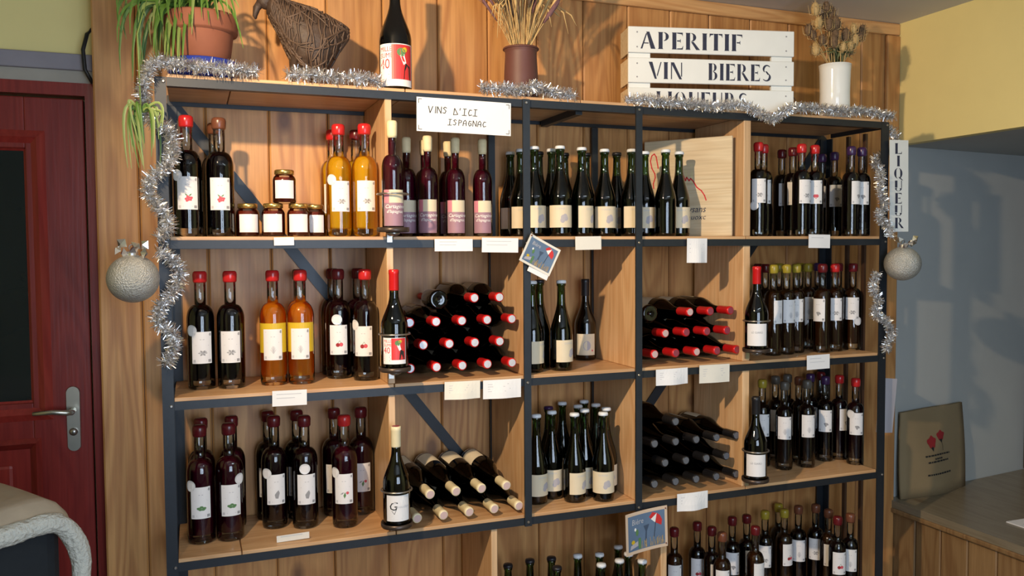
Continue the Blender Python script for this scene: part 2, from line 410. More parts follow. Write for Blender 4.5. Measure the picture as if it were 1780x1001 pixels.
STROKES = {'V': [[(0,1),(.3,0),(.6,1)]], 'I': [[(.25,0),(.25,1)]], 'N': [[(0,0),(0,1),(.55,0),(.55,1)]],
 'S': [[(.5,.85),(.25,1),(.05,.8),(.45,.4),(.3,.05),(0,.12)]], 'D': [[(0,0),(.08,1)],[(.08,1),(.6,.1),(0,0)]],
 "'": [[(.12,1.05),(.06,.75)]], 'C': [[(.5,.85),(.2,.9),(.05,.4),(.2,.02),(.55,.15)]], 'P': [[(.1,0),(.1,1),(.5,.85),(.45,.55),(.1,.5)]],
 'A': [[(0,0),(.05,.7),(.3,1),(.5,.7),(.5,0)],[(.03,.4),(.5,.4)]], 'G': [[(.5,.8),(.2,.9),(.05,.4),(.25,0),(.5,.15),(.5,.45),(.25,.45)]],
 '_I': [[(.25,0),(.25,1)],[(.05,1),(.5,1)],[(-.05,0),(.55,0)]]}
def hand(tokens, w=.11, adv=.78):
    P = Print(); x = 0
    for t in tokens:
        if t == ' ': x += .8; continue
        for st in STROKES[t]: P.line([(x + a, b) for a, b in st], w)
        x += adv if t not in ("'", 'I') else .5
    return P, x

# ------------------------------------------------------------------ key dimensions (metres; X along the shelf, Y into the wall)
W = 2.6; ZT, Z1, Z2, Z3, Z4 = 1.978, 1.531, 1.080, 0.622, 0.085
X1, X2 = 1.081, 1.491; YW = 0.345; XR = 2.99; CEIL = 2.47
BT = 0.010        # boards stand this much proud of the iron rails

# ------------------------------------------------------------------ room shell
mb = MB(); mb.box(-0.185, XR, YW + 0.022, YW + 0.06, 0, CEIL)
wall_back = struct(build(mb, 'wall_back', 'pine_wall'))
def plank_mesh(w, h, t, mat, c=0.005):
    mb = MB(); pr = [(-w/2, 0), (-w/2, -t + c), (-w/2 + c, -t), (w/2 - c, -t), (w/2, -t + c), (w/2, 0)]
    n = len(pr); vs = [(x, y, z) for z in (-h/2, h/2) for x, y in pr]
    fs = [(i, (i+1)%n, n+(i+1)%n, n+i) for i in range(n)] + [tuple(range(n))[::-1], tuple(range(n, 2*n))]
    mb.add(vs, fs); return mb.mesh('plank', mat)
joints = [-0.185, -0.062, 0.135, 0.33, 0.52, 0.71, 0.905, 1.09, 1.28, 1.468, 1.655, 1.84, 2.02, 2.215, 2.405, 2.60, 2.79, 2.985]
pm = {}
for a, b in zip(joints, joints[1:]):
    w = round(b - a - 0.0025, 3)
    if w not in pm: pm[w] = plank_mesh(w, CEIL - 0.002, 0.020, 'pine_wall')
    obj('plank', pm[w], wall_back, None, ((a+b)/2, YW + 0.022, CEIL/2))
mb = MB(); mb.box(-0.185, XR - 0.002, YW - 0.016, YW + 0.001, CEIL - 0.052, CEIL - 0.001)
struct(bevel(build(mb, 'trim_1', 'pine_trim'), 0.006))
mb = MB(); mb.box(XR - 0.075, XR - 0.001, YW - 0.018, YW + 0.001, 0.0, CEIL - 0.054)
struct(bevel(build(mb, 'trim_2', 'pine_wall'), 0.006))
YD = 0.45     # plane of the wall that holds the red door
mb = MB(); mb.box(-1.6, -0.188, YD, YD + 0.06, 2.112, CEIL)                  # yellow field above the lintel
mb.box(-1.6, -1.12, YD, YD + 0.06, 0, 2.112)
mb.box(-1.62, -0.19, YD + 0.062, YD + 0.14, 0, CEIL)  # unseen backing, added to stop world light leaking through the door gap
struct(build(mb, 'wall_door', 'yellow_wall'))
mb = MB(); mb.box(-1.12, -0.188, YD - 0.03, YD + 0.06, 2.062, 2.112)
mb2 = MB(); mb2.box(-1.12, -0.188, YD - 0.015, YD + 0.06, 2.024, 2.062)
t3 = struct(bevel(build(mb, 'trim_3', 'lintel_grey'), 0.004)); build(mb2, 'lintel_lower_board', 'lintel_pale', t3)
mb = MB(); mb.box(-1.7, 4.3, WY - 0.2, 0.6, CEIL, CEIL + 0.08); struct(build(mb, 'ceiling', 'ceiling_white'))
mb = MB(); mb.box(-1.7, 4.3, WY - 0.2, 0.6, -0.08, 0); struct(build(mb, 'floor', 'floor_tile'))
mb = MB(); mb.box(-1.7, -1.6, WY - 0.1, 0.55, 0, CEIL); struct(build(mb, 'wall_left', 'yellow_wall'))
# right wall: yellow plaster over a deep window recess with a wooden bench sill
mb = MB(); mb.box(XR, XR + 0.05, -1.25, YW, 1.945, CEIL); mb.box(XR, XR + 0.05, WY - 0.05, -1.25, 0, CEIL)
struct(build(mb, 'wall_right', 'yellow_wall'))
mb = MB(); mb.add([(XR, 0.36, 0.0), (4.05, 0.49, 0.0), (4.05, 0.49, 1.945), (XR, 0.36, 1.945), (XR, 0.55, 0), (4.05, 0.6, 0), (4.05, 0.6, 1.945), (XR, 0.55, 1.945)],
    [(0,1,2,3), (4,7,6,5), (0,4,5,1), (3,2,6,7), (0,3,7,4), (1,5,6,2)])
struct(build(mb, 'wall_recess', 'grey_wall'))
mb = MB(); mb.box(XR + 0.05, 4.1, -1.25, 0.6, 1.945, 2.05); mb.box(XR + 0.05, 4.1, -1.30, -1.25, 0, 1.945)
struct(build(mb, 'wall_recess_head', 'grey_wall'))
mb = MB(); mb.box(4.05, 4.12, -1.25, 0.49, 0.0, 0.9); mb.box(4.05, 4.12, -1.25, -1.1, 0.9, 1.945)
struct(build(mb, 'wall_recess_end', 'grey_wall'))
mb = MB(); mb.box(3.99, 4.05, 0.40, 0.475, 0.378, 1.94); mb.box(3.99, 4.05, -1.1, 0.40, 1.88, 1.94); mb.box(3.99, 4.05, -1.1, 0.40, 0.85, 0.92)
mb.box(3.99, 4.05, -0.40, -0.34, 0.92, 1.88)
w1 = struct(build(mb, 'window_1', 'dark_batten'))
mb = MB(); mb.box(4.015, 4.022, -1.1, -0.40, 0.92, 1.88); build(mb, 'pane', 'door_glass', w1)
mb = MB(); mb.box(4.015, 4.022, -0.34, 0.40, 0.92, 1.88); build(mb, 'pane', 'door_glass', w1)
# wall behind the viewer, with the window that lets the daylight in
mb = MB(); mb.box(-1.7, 0.04, WY - 0.15, WY - 0.05, 0, CEIL); mb.box(1.70, 4.3, WY - 0.15, WY - 0.05, 0, CEIL); mb.box(0.04, 1.70, WY - 0.15, WY - 0.05, 2.22, CEIL); mb.box(0.04, 1.70, WY - 0.15, WY - 0.05, 0, 0.55)
struct(build(mb, 'wall_front', 'white_plaster'))
mb = MB(); mb.box(0.04, 0.10, WY - 0.1, WY, 0.55, 2.22); mb.box(1.64, 1.70, WY - 0.1, WY, 0.55, 2.22); mb.box(0.82, 0.92, WY - 0.1, WY, 0.55, 2.22)
mb.box(0.04, 1.70, WY - 0.1, WY, 0.55, 0.60); mb.box(0.04, 1.70, WY - 0.1, WY, 2.17, 2.22)
struct(build(mb, 'window_2', 'window_white'))

# ------------------------------------------------------------------ red door
door = struct(build((lambda q: (q.box(-0.215, -0.188, YD - 0.02, YD + 0.06, 0, 2.024), q.box(-1.12, -1.06, YD - 0.02, YD + 0.06, 0, 2.024),
        q.box(-1.06, -0.215, YD - 0.02, YD + 0.06, 1.985, 2.024), q)[-1])(MB()), 'door_1', 'door_red'))
DX0, DX1 = -1.055, -0.222; gx1 = -0.386; gx0 = -0.90
mb = MB()
mb.box(gx1, DX1, YD, YD + 0.04, 0.01, 1.978); mb.box(DX0, gx0, YD, YD + 0.04, 0.01, 1.978)
mb.box(gx0, gx1, YD, YD + 0.04, 1.82, 1.978); mb.box(gx0, gx1, YD, YD + 0.04, 0.90, 1.03); mb.box(gx0, gx1, YD, YD + 0.04, 0.01, 0.16)
bevel(build(mb, 'leaf_frame', 'door_red', door), 0.003)
mb = MB(); mb.box(gx0, gx1, YD + 0.02, YD + 0.03, 1.03, 1.82); build(mb, 'glass_pane', 'door_glass', door)
mb = MB(); mb.box(gx0, gx1, YD + 0.012, YD + 0.035, 0.16, 0.90); build(mb, 'sunk_panel', 'door_red', door)
mb = MB(); mb.box(gx0 + 0.06, gx1 - 0.06, YD + 0.004, YD + 0.03, 0.22, 0.84); bevel(build(mb, 'raised_panel', 'door_red', door), 0.012)
def moulding(x0, x1, z0, z1, w, y):
    mb = MB(); o = [(x0, z0), (x1, z0), (x1, z1), (x0, z1)]; i = [(x0+w, z0+w), (x1-w, z0+w), (x1-w, z1-w), (x0+w, z1-w)]
    k = w * 0.35; r = [(x0+k, z0+k), (x1-k, z0+k), (x1-k, z1-k), (x0+k, z1-k)]
    vs = [(a, y, b) for a, b in o] + [(a, y - 0.014, b) for a, b in r] + [(a, y + 0.018, b) for a, b in i]
    fs = [(s + j, s + (j+1)%4, s + 4 + (j+1)%4, s + 4 + j) for s in (0, 4) for j in range(4)]
    mb.add(vs, fs); return mb
build(moulding(gx0 - 0.055, gx1 + 0.055, 0.975, 1.875, 0.062, YD), 'glass_moulding', 'door_red', door)
build(moulding(gx0 - 0.02, gx1 + 0.02, 0.14, 0.92, 0.04, YD), 'panel_moulding', 'door_red', door)
pl = MB(); pr = []
for i in range(20):
    a = 2*PI*i/20; cx, cz = 0.021*math.cos(a), 0.021*math.sin(a); pr.append((cx, cz + (0.083 if cz >= 0 else -0.083)))
pl.add([(x, 0, z) for x, z in pr] + [(x*0.9, -0.006, z*0.985) for x, z in pr], [(i, (i+1)%20, 20+(i+1)%20, 20+i) for i in range(20)] + [tuple(range(20, 40))])
plate = build(pl, 'handle_plate', 'brass_plate', door, False, (-0.275, YD - 0.001, 0.973))
mb = MB(); mb.tube([(0, -0.004, 0.028), (0, -0.05, 0.028), (-0.012, -0.058, 0.029), (-0.05, -0.058, 0.034), (-0.105, -0.056, 0.032)], [0.010, 0.009, 0.009, 0.008, 0.006], 10)
build(mb, 'lever', 'brass_plate', plate, True)
mb = MB(); mb.lathe([(0.0, 0), (0.012, 0), (0.012, 0.008), (0.004, 0.012), (0, 0.012)], 14)
build(mb, 'keyhole_barrel', 'steel', plate, True, (0, -0.006, -0.04), (PI/2, 0, 0))
mb = MB(); mb.tube([(-0.188, YD - 0.03, 2.19), (-0.20, YD - 0.05, 2.17), (-0.212, YD - 0.055, 2.12), (-0.208, YD - 0.055, 2.06), (-0.188, YD - 0.05, 2.02)], 0.006, 8)
tag(build(mb, 'cable', 'black_cable', None, True), 'black cable looping out beside the lintel above the red door', 'cable')

# ------------------------------------------------------------------ window bench on the right
cn = thing('bench', 'low wooden window bench with a pale worn top under the grey recess', 'bench', (XR, -0.4, 0))
mb = MB(); mb.add([(-0.015,-0.84,0.340),(1.0,-0.84,0.340),(1.0,0.88,0.340),(0.003,0.757,0.340),(-0.015,0.74,0.340),(-0.015,-0.84,0.372),(1.0,-0.84,0.372),(1.0,0.88,0.372),(0.003,0.757,0.372),(-0.015,0.74,0.372)],
   [(4,3,2,1,0),(5,6,7,8,9),(0,1,6,5),(1,2,7,6),(2,3,8,7),(3,4,9,8),(4,0,5,9)])
build(mb, 'bench_top', 'counter_top', cn)
bw = plank_mesh(0.128, 0.336, 0.018, 'counter_wood')
for k in range(12):
    obj('front_board', bw, cn, None, (0.019, 0.676 - k*0.131, 0.170), (0, 0, -PI/2))
mb = MB(); mb.box(-0.02, 0.0, -0.84, 0.74, 0.318, 0.339); bevel(build(mb, 'nosing', 'counter_wood', cn), 0.005)
mb = MB(); mb.add([(0,0,0),(0.30,-0.03,0),(0.31,0.20,0),(0.01,0.22,0),(0,0,0.004),(0.30,-0.03,0.004),(0.31,0.20,0.004),(0.01,0.22,0.004)], [(0,3,2,1),(4,5,6,7),(0,1,5,4),(1,2,6,5),(2,3,7,6),(3,0,4,7)])
lf = build(mb, 'leaflet', 'paper', None, False, (3.17, -0.30, 0.3725), (0, 0, 0.05))
tag(lf, 'white leaflet lying on the wooden bench at the right edge', 'leaflet')
q = MB()
for k in range(5): q.box(0.04, 0.22 - 0.03*(k % 2), 0.04 + 0.03*k, 0.048 + 0.03*k, 0.0042, 0.0046)
build(q, 'printed_lines', 'ink_grey', lf)

# kraft bag leaning against the recess wall
bag = thing('paper_bag', 'brown kraft paper bag printed with two red poppies standing on the bench', 'bag', (3.02, 0.30, 0.373), (0, 0, 0.12))
nx, nz = 10, 8; mb = MB(); bwid, bh = 0.455, 0.385
def bagpt(u, v, side):
    x = u * bwid + 0.02 * v * (1 - u) ; z = v * bh * (1 + 0.02 * u)
    bulge = 0.030 * math.sin(PI * u) * (1 - v) + 0.006
    y = 0.02 + 0.025 * v + (bulge if side else -bulge) + 0.004 * math.sin(9 * u + 4 * v)
    return (x, y, z)
vs = [bagpt(i/nx, j/nz, s) for s in (0, 1) for j in range(nz+1) for i in range(nx+1)]
n1 = (nx+1)*(nz+1); fs = []
for s in (0, 1):
    for j in range(nz):
        for i in range(nx):
            a = s*n1 + j*(nx+1) + i; q4 = (a, a+1, a+nx+2, a+nx+1); fs.append(q4 if s == 0 else q4[::-1])
for j in range(nz): 
    a = j*(nx+1); fs.append((a, a+nx+1, n1+a+nx+1, n1+a)); a += nx; fs.append((a, n1+a, n1+a+nx+1, a+nx+1))
for i in range(nx): fs.append((i, n1+i, n1+i+1, i+1))
mb.add(vs, fs); build(mb, 'bag_body', 'kraft', bag, True)
def bag_print(P, name, mats):
    mbp = MB()
    for pts, mi in P.p:
        vv = []
        for a, b in pts:
            v = b / (bh * 1.01); u = (a - 0.02*v) / bwid; x, y, z = bagpt(u, v, 0); vv.append((a, y - 0.0015, b))
        mbp.add(vv, [tuple(range(len(vv)))], mi)
    return build(mbp, name, mats, bag.children[0])
for (cx, cy, r) in ((0.205, 0.235, 0.032), (0.275, 0.258, 0.026)):
    P = Print(); pts = [(cx + r*(1 + 0.16*math.sin(3*a + cx*90))*math.cos(a), cy + r*0.82*(1 + 0.18*math.sin(5*a))*math.sin(a)) for a in [2*PI*i/24 for i in range(24)]]
    P.poly(pts, 0); P.poly([(cx - r*0.5, cy - r*0.6), (cx + r*0.45, cy - r*0.55), (cx + 0.005, cy - r*1.35)], 1)
    if cx > 0.25: P.line([(0.277, 0.232), (0.285, 0.21), (0.283, 0.19)], 0.002, 1)
    bag_print(P, 'printed_poppy', ['poppy_red', 'ink_black'])
for z, x0, x1 in ((0.172, 0.15, 0.33), (0.155, 0.215, 0.27), (0.143, 0.165, 0.315), (0.088, 0.155, 0.325)):
    P = Print(); x = x0
    while x < x1: w = random.uniform(0.008, 0.022); P.rect(x, z, min(x + w, x1), z + 0.007, 0); x += w + 0.004
    bag_print(P, 'printed_line', ['ink_black'])

# ------------------------------------------------------------------ armchair with a throw (left foreground)
ch = thing('armchair', 'black upholstered armchair half hidden under the fleece throw by the red door', 'armchair', (-0.564, -0.348, 0), (0, 0, math.radians(40)))
mb = MB(); mb.box(-0.36, 0.29, -0.22, 0.02, 0.10, 0.93); bevel(build(mb, 'backrest', 'armchair_black', ch), 0.05, 4)
mb = MB(); mb.box(-0.36, 0.29, 0.021, 0.30, 0.10, 0.42); bevel(build(mb, 'seat', 'armchair_black', ch), 0.04, 3)
for x0, x1 in ((-0.44, -0.362), (0.215, 0.289)):
    mb = MB(); mb.box(x0, x1, 0.022, 0.31, 0.43, 0.905); bevel(build(mb, 'arm', 'armchair_black', ch), 0.03, 3)
for x in (-0.32, 0.25):
    for y in (-0.16, 0.26): mb = MB(); mb.lathe([(0.016, 0), (0.022, 0.10)], 10, 0, (x, y, 0)); build(mb, 'leg', 'dark_batten', ch)
th = thing('throw', 'beige throw with white fleece lining draped over the black armchair', 'blanket', (-0.564, -0.348, 0), (0, 0, math.radians(40)))
nu, nv = 26, 30; vs = []
def throw_pt(u, v, off=0.0):
    x = -0.42 + 0.735 * u                     # u across, v from far to near edge
    if v < 0.66: y = 0.33 - 0.56 * v / 0.66; z = 0.945 + 0.02 * (1 - v/0.66) + 0.03 * max(0, 0.55 - u) * (1 - 0.5*v)
    else:
        t = (v - 0.66) / 0.34; y = -0.23 - 0.028 * math.sin(t * PI / 2) ; z = 0.945 - 0.060 * t ** 1.4 + 0.03 * max(0, 0.55 - u)
    e = max(0, u - 0.86) / 0.14
    z -= 0.10 * e ** 2 * (0.5 + 0.5 * v); x -= 0.02 * e ** 3
    z += 0.006 * math.sin(11 * u + 3 * v) * math.sin(8 * v + 1) + off
    return Vector((x, y, z))
vs = [throw_pt(i/nu, j/nv) for j in range(nv+1) for i in range(nu+1)]
fs = [(j*(nu+1)+i, j*(nu+1)+i+1, (j+1)*(nu+1)+i+1, (j+1)*(nu+1)+i) for j in range(nv) for i in range(nu)]
mb = MB(); mb.add(vs, fs); o = build(mb, 'cloth', 'throw_beige', th, True)
md = o.modifiers.new('thick', 'SOLIDIFY'); md.thickness = 0.012; md.offset = 1
mb = MB(); pts = [throw_pt(i/nu, 0.97, 0.004) for i in range(nu)] + [throw_pt(1.0, 0.97) + Vector((0.004, 0, -0.004))] + [throw_pt(1.0, 0.95) + Vector((0.0, -0.003, -0.05 - 0.04*k)) for k in range(3)]
rr = []
for i, p in enumerate(pts): rr.append(0.023 + 0.002 * math.sin(i * 2.3) - (0.010 if i >= len(pts) - 2 else 0))
mb.tube(pts, rr, 14); o = build(mb, 'fleece_edge', 'fleece_white', th, True)
sb = o.modifiers.new('sub', 'SUBSURF'); sb.levels = 2; sb.render_levels = 2
tx = bpy.data.textures.new('fluff', 'CLOUDS'); tx.noise_scale = 0.006; dm = o.modifiers.new('fluff', 'DISPLACE'); dm.texture = tx; dm.strength = 0.006

# ------------------------------------------------------------------ shelving unit
su = thing('shelving_unit', 'tall black iron shelving unit with pine boards filled with bottles', 'shelves', (0, 0, 0))
A = 0.030; TK = 0.005
def angle_post(x, y, z0, z1, sx, sy, w=A):
    mb = MB(); mb.box(min(x, x + sx*w), max(x, x + sx*w), min(y, y + sy*TK), max(y, y + sy*TK), z0, z1)
    mb.box(min(x, x + sx*TK), max(x, x + sx*TK), min(y + sy*TK, y + sy*w), max(y + sy*TK, y + sy*w), z0, z1)
    return build(mb, 'post', 'iron', su)
angle_post(0, 0, 0, ZT, 1, 1); angle_post(W, 0, 0, ZT, -1, 1, 0.036)
angle_post(0.022, 0.335, 0, ZT - 0.026, 1, -1); angle_post(W - 0.002, 0.335, 0, ZT - 0.026, -1, -1, 0.036)
for x in (X1, X2):
    mb = MB(); mb.box(x, x + 0.024, -0.008, -0.001, Z3 - 0.026, ZT); build(mb, 'post', 'iron', su)
    mb = MB(); mb.box(x, x + 0.024, 0.322, 0.334, Z3 - 0.026, ZT - 0.027); build(mb, 'back_post', 'iron', su)
for y in (0.205, 0.115):
    mb = MB(); mb.box(W - 0.012, W - 0.001, y - 0.008, y + 0.008, Z4, ZT - 0.03); build(mb, 'side_upright', 'dark_batten', su)
def board(x0, x1, z):
    mb = MB(); mb.box(-(x1-x0)/2, (x1-x0)/2, 0.004, 0.333, -0.022, 0)
    return bevel(build(mb, 'shelf_board', 'pine_shelf', su, False, ((x0+x1)/2, 0, z)), 0.0015, 1)
for z, segs in ((ZT, [(0.031, 0.20), (0.203, 0.70), (0.703, 1.29), (1.293, 2.0), (2.003, 2.563)]), (Z1, [(0.031, 0.655), (0.658, 1.30), (1.303, 1.945), (1.948, 2.563)]),
                (Z2, [(0.031, 0.655), (0.658, 1.092), (1.095, 1.50), (1.503, 2.563)]), (Z3, [(0.031, 0.20), (0.203, 0.655), (0.658, 1.092), (1.095, 1.50), (1.503, 1.95), (1.953, 2.563)]),
                (Z4, [(0.031, 0.97), (0.973, 1.60), (1.603, 2.563)])):
    for a, b in segs: board(a, b, z + BT)
    mb = MB(); mb.box(0.031, W - 0.037, 0.0, 0.0035, z - 0.024, z); mb.box(0.031, W - 0.037, 0.0035, 0.026, z - 0.024, z - 0.0128)
    build(mb, 'front_rail', 'iron', su)
    mb = MB(); mb.box(0.024, W - 0.039, 0.3355, 0.3395, z - 0.024, z + 0.008); build(mb, 'back_rail', 'iron', su)
    for x in (0.006, W - 0.011):
        mb = MB(); mb.box(x, x + 0.005, 0.031, 0.303, z - 0.024, z); build(mb, 'side_rail', 'iron', su)
mb = MB(); mb.box(1.283, 1.307, 0.027, 0.322, ZT - 0.034, ZT - 0.0125); build(mb, 'cross_bar', 'iron', su)
def divider(x0, z0, z1, t=0.020, y0=0.006):
    mb = MB(); mb.box(-t/2, t/2, y0, 0.318, -(z1-z0)/2, (z1-z0)/2)
    bevel(build(mb, 'divider', 'pine_divider', su, False, (x0 + t/2, 0, (z0+z1)/2)), 0.0015, 1)
B = BT + 0.0005
for x, t in ((0.638, 0.021), (1.936, 0.030)):
    divider(x, Z1 + B, ZT - 0.0125, t); divider(x, Z2 + B, Z1 - 0.0125, t); divider(x, Z3 + B, Z2 - 0.0125, t)
for x in (X1 + 0.002, X2 + 0.002):
    divider(x, Z2 + B, Z1 - 0.0125, 0.02, 0.003); divider(x, Z3 + B, Z2 - 0.0125, 0.02, 0.003)
divider(0.968, Z4 + B, Z3 - 0.0125, 0.021); divider(1.598, Z4 + B, Z3 - 0.0125, 0.024)
mb = MB(); mb.bar((0.035, 0.3405, 1.965), (1.06, 0.3405, 0.645), 0.036, 0.004); build(mb, 'brace', 'iron', su)
mb = MB(); mb.bar((2.59, 0.3405, 1.965), (1.52, 0.3405, 0.60), 0.036, 0.004); build(mb, 'brace', 'iron', su)
for x in (X1, X2, 0.012, W - 0.022):
    for z in (ZT, Z1, Z2, Z3):
        mb = MB(); mb.lathe([(0.0045, 0), (0.0045, 0.003), (0.003, 0.0045), (0, 0.0045)], 8); y = -0.008 if x in (X1, X2) else 0.0
        build(mb, 'bolt', 'steel', su, False, (x + 0.011, y, z - 0.012), (PI/2, 0, 0))

# ------------------------------------------------------------------ bottles
def shoulder(R, rn, z0, z1, n=6, k=1.0):
    # rounded shoulder from the body (R, z0) into the neck (rn, z1)
    out = []
    for i in range(1, n + 1):
        t = i / n; a = t * PI / 2
        out.append((rn + (R - rn) * (math.cos(a) if k == 1 else (1 - t) ** 1.0 * (0.5 + 0.5 * math.cos(PI * t * 0.9))), z0 + (z1 - z0) * (math.sin(a) if k == 1 else t)))
    return out
def slope(R, rn, z0, z1, n=9):
    return [(rn + (R - rn) * (0.5 + 0.5 * math.cos(PI * (i / n) ** 0.85)), z0 + (z1 - z0) * i / n) for i in range(1, n + 1)]
def kind_profile(k):
    if k in 'LN':
        R, rn, zs, zn, H = (0.040, 0.0165, 0.205, 0.250, 0.350) if k == 'L' else (0.033, 0.0140, 0.212, 0.246, 0.345)
        g = [(0, 0.003), (R*0.86, 0.0), (R*0.97, 0.003), (R, 0.010), (R, zs)] + shoulder(R, rn, zs, zn, 7) + [(rn, zn + 0.02), (rn, H - 0.030), (rn + 0.002, H - 0.026)]
        q = R - 0.0025
        l = [(0, 0.026), (q*0.93, 0.026), (q, 0.032), (q, zs)] + [(a - 0.0022, b) for a, b in shoulder(R, rn, zs, zn, 7)] + [(0, zn + 0.001)]
        rc = rn + 0.0035
        c = [(rn + 0.0012, H - 0.034), (rc, H - 0.030), (rc + 0.0008, H - 0.010), (rc - 0.001, H - 0.003), (rc - 0.005, H), (0, H)]
        return R, H, g, l, c
    if k == 'C':
        R, rn, zs, zn, H = 0.032, 0.0120, 0.180, 0.222, 0.322
        g = [(0, 0.004), (R*0.85, 0), (R, 0.006), (R, zs)] + shoulder(R, rn, zs, zn, 7) + [(rn, H - 0.040), (rn + 0.0025, H - 0.036)]
        q = R - 0.0022
        l = [(0, 0.010), (q, 0.012), (q, zs)] + [(a - 0.0018, b) for a, b in shoulder(R, rn, zs, zn, 7)] + [(rn - 0.0018, H - 0.048), (0, H - 0.048)]
        c = [(rn + 0.001, H - 0.050), (rn + 0.0028, H - 0.042), (rn + 0.0035, H - 0.006), (rn + 0.001, H), (0, H)]
        return R, H, g, l, c
    if k == 'G':
        R, rn, H = 0.0385, 0.0140, 0.305
        g = [(0, 0.010), (R*0.80, 0), (R*0.96, 0.003), (R, 0.012), (R, 0.125)] + slope(R, rn, 0.125, 0.245) + [(rn - 0.001, H - 0.022), (rn + 0.0015, H - 0.019), (rn + 0.0015, H - 0.010)]
        l = [(0, 0.012), (R - 0.004, 0.014), (R - 0.003, 0.125)] + [(a - 0.0025, b) for a, b in slope(R, rn, 0.125, 0.245)][:7] + [(0, 0.222)]
        c = [(rn + 0.0030, H - 0.0115), (rn + 0.0032, H - 0.006), (rn + 0.0012, H - 0.001), (0, H)]
        return R, H, g, l, c
    R, rn, H = 0.0405, 0.0135, 0.298
    g = [(0, 0.012), (R*0.80, 0), (R*0.96, 0.003), (R, 0.012), (R, 0.130)] + slope(R, rn, 0.130, 0.228) + [(rn, H - 0.004)]
    l = [(0, 0.014), (R - 0.004, 0.016), (R - 0.003, 0.130)] + [(a - 0.0025, b) for a, b in slope(R, rn, 0.130, 0.228)] + [(0, 0.232)]
    c = [(rn + 0.0008, H - 0.062), (rn + 0.0014, H - 0.060), (rn + 0.0012, H - 0.014), (rn + 0.0020, H - 0.012), (rn + 0.0020, H - 0.002), (rn, H), (0, H)]
    return R, H, g, l, c
KIND = {}
for k in 'LNCGW':
    R, H, g, l, c = kind_profile(k)
    d = {'R': R, 'H': H}
    for nm, pr in (('glass', g), ('drink', l), ('cap', c)):
        q = MB(); q.lathe(pr, 24); d[nm] = q.mesh(k + '_' + nm, 'paper', True)
    KIND[k] = d
q = MB(); q.lathe([(0, 0.2987), (0.0122, 0.2986), (0.0122, 0.2976)], 16); END_DISC = q.mesh('end_disc', 'paper')
def patch(R, w, z0, z1, n=12, eps=0.0005, name='label', mat='label_white'):
    P = Print()
    for i in range(n): P.rect(-w/2 + w*i/n, z0, -w/2 + w*(i+1)/n, z1)
    return P.wrap(name, mat, R, eps)
LABEL = {
 'L': patch(0.040, 0.058, 0.078, 0.172), 'N': patch(0.033, 0.054, 0.122, 0.214 - 0.004), 'G': patch(0.0385, 0.096, 0.030, 0.104, 16, mat='label_cream'),
 'C': patch(0.032, 0.066, 0.012, 0.118, 14), 'W': patch(0.0405, 0.074, 0.020, 0.098, 14), 'Y': patch(0.040, 0.10, 0.100, 0.190, 14, 0.0003, mat='label_yellow')}
q = Print(); q.disc(0, 0, 0.0155, 0.0155, 0, 20); 
def medal_mesh(R, u, v):
    P = Print(); P.disc(u, v, 0.0165, 0.0165, 0, 22); P.disc(u, v, 0.0125, 0.0125, 1, 18)
    return P.wrap('medal', ['medal_silver', 'label_white'], R, 0.0012)
MEDAL = {(k, i): medal_mesh(KIND[k]['R'], u, v) for k in 'LN' for i, (u, v) in enumerate(
    [(-0.030, 0.176), (-0.005, 0.190), (0.028, 0.186), (-0.020, 0.100)] if k == 'L' else [(-0.024, 0.204), (-0.018, 0.112), (0.024, 0.116), (0.0, 0.22)])}
def motif(kind):
    P = Print()
    if kind == 'raspberry':
        for i in range(9): a = i*2.4; r = 0.0022*math.sqrt(i); P.disc(r*1.3*math.cos(a), r*math.sin(a), 0.0030, None, 2)
        for s in (-1, 1): P.poly([(0, 0.006), (s*0.006, 0.008), (s*0.008, 0.013), (s*0.003, 0.010)], 3)
    elif kind == 'sprig':
        for a in range(0, 360, 60):
            c, s = math.cos(math.radians(a)), math.sin(math.radians(a)); P.poly([(0, 0), (0.007*c - 0.003*s, 0.005*s + 0.002*c), (0.012*c, 0.008*s), (0.007*c + 0.003*s, 0.005*s - 0.002*c)], 0)
        P.line([(0.002, 0), (0.009, 0.004)], 0.0015, 0)
    elif kind == 'cherry':
        P.disc(-0.004, 0, 0.0055, None, 4); P.disc(0.005, 0.001, 0.0055, None, 2); P.line([(-0.004, 0.005), (0.001, 0.012), (0.005, 0.006)], 0.0009, 3)
    elif kind == 'cone':
        P.poly([(-0.004, -0.010), (0.003, -0.011), (0.007, 0.004), (0.004, 0.012), (-0.002, 0.006), (-0.006, 0.0)], 0)
    elif kind == 'herb':
        for i in range(7): P.line([(0, -0.010), (-0.007 + 0.0022*i, 0.010 - 0.001*(i-3)**2)], 0.0012, 1)
    elif kind == 'clover':
        for x, y in ((-0.007, 0), (0.007, 0), (0, 0.003), (-0.003, -0.003), (0.004, -0.003)): P.disc(x, y, 0.0048, 0.0032, 3, 10)
        P.line([(-0.010, -0.003), (0.010, -0.004)], 0.001, 0)
    elif kind == 'rosehip':
        P.poly([(-0.011, -0.001), (-0.006, 0.004), (-0.001, 0.005), (-0.005, 0.0)], 0); P.poly([(0, -0.012), (0.004, -0.004), (0.002, 0.006), (-0.003, -0.004)], 3); P.disc(0.008, 0.003, 0.0040, None, 2)
    elif kind == 'peach':
        P.disc(-0.003, 0, 0.0055, None, 2); P.disc(0.003, 0, 0.0055, None, 2); P.poly([(-0.008, -0.001), (0.008, -0.001), (0, -0.010)], 2)
    elif kind == 'grape':
        for i, (x, y) in enumerate(((-.004,.004),(0,.005),(.004,.004),(-.002,0),(.002,0),(0,-.004),(.006,.001))): P.disc(x, y, 0.0028, None, 0, 9)
    return P
PRINT_MATS = ['ink_grey', 'ink_pale', 'ink_rose', 'ink_green', 'poppy_red']
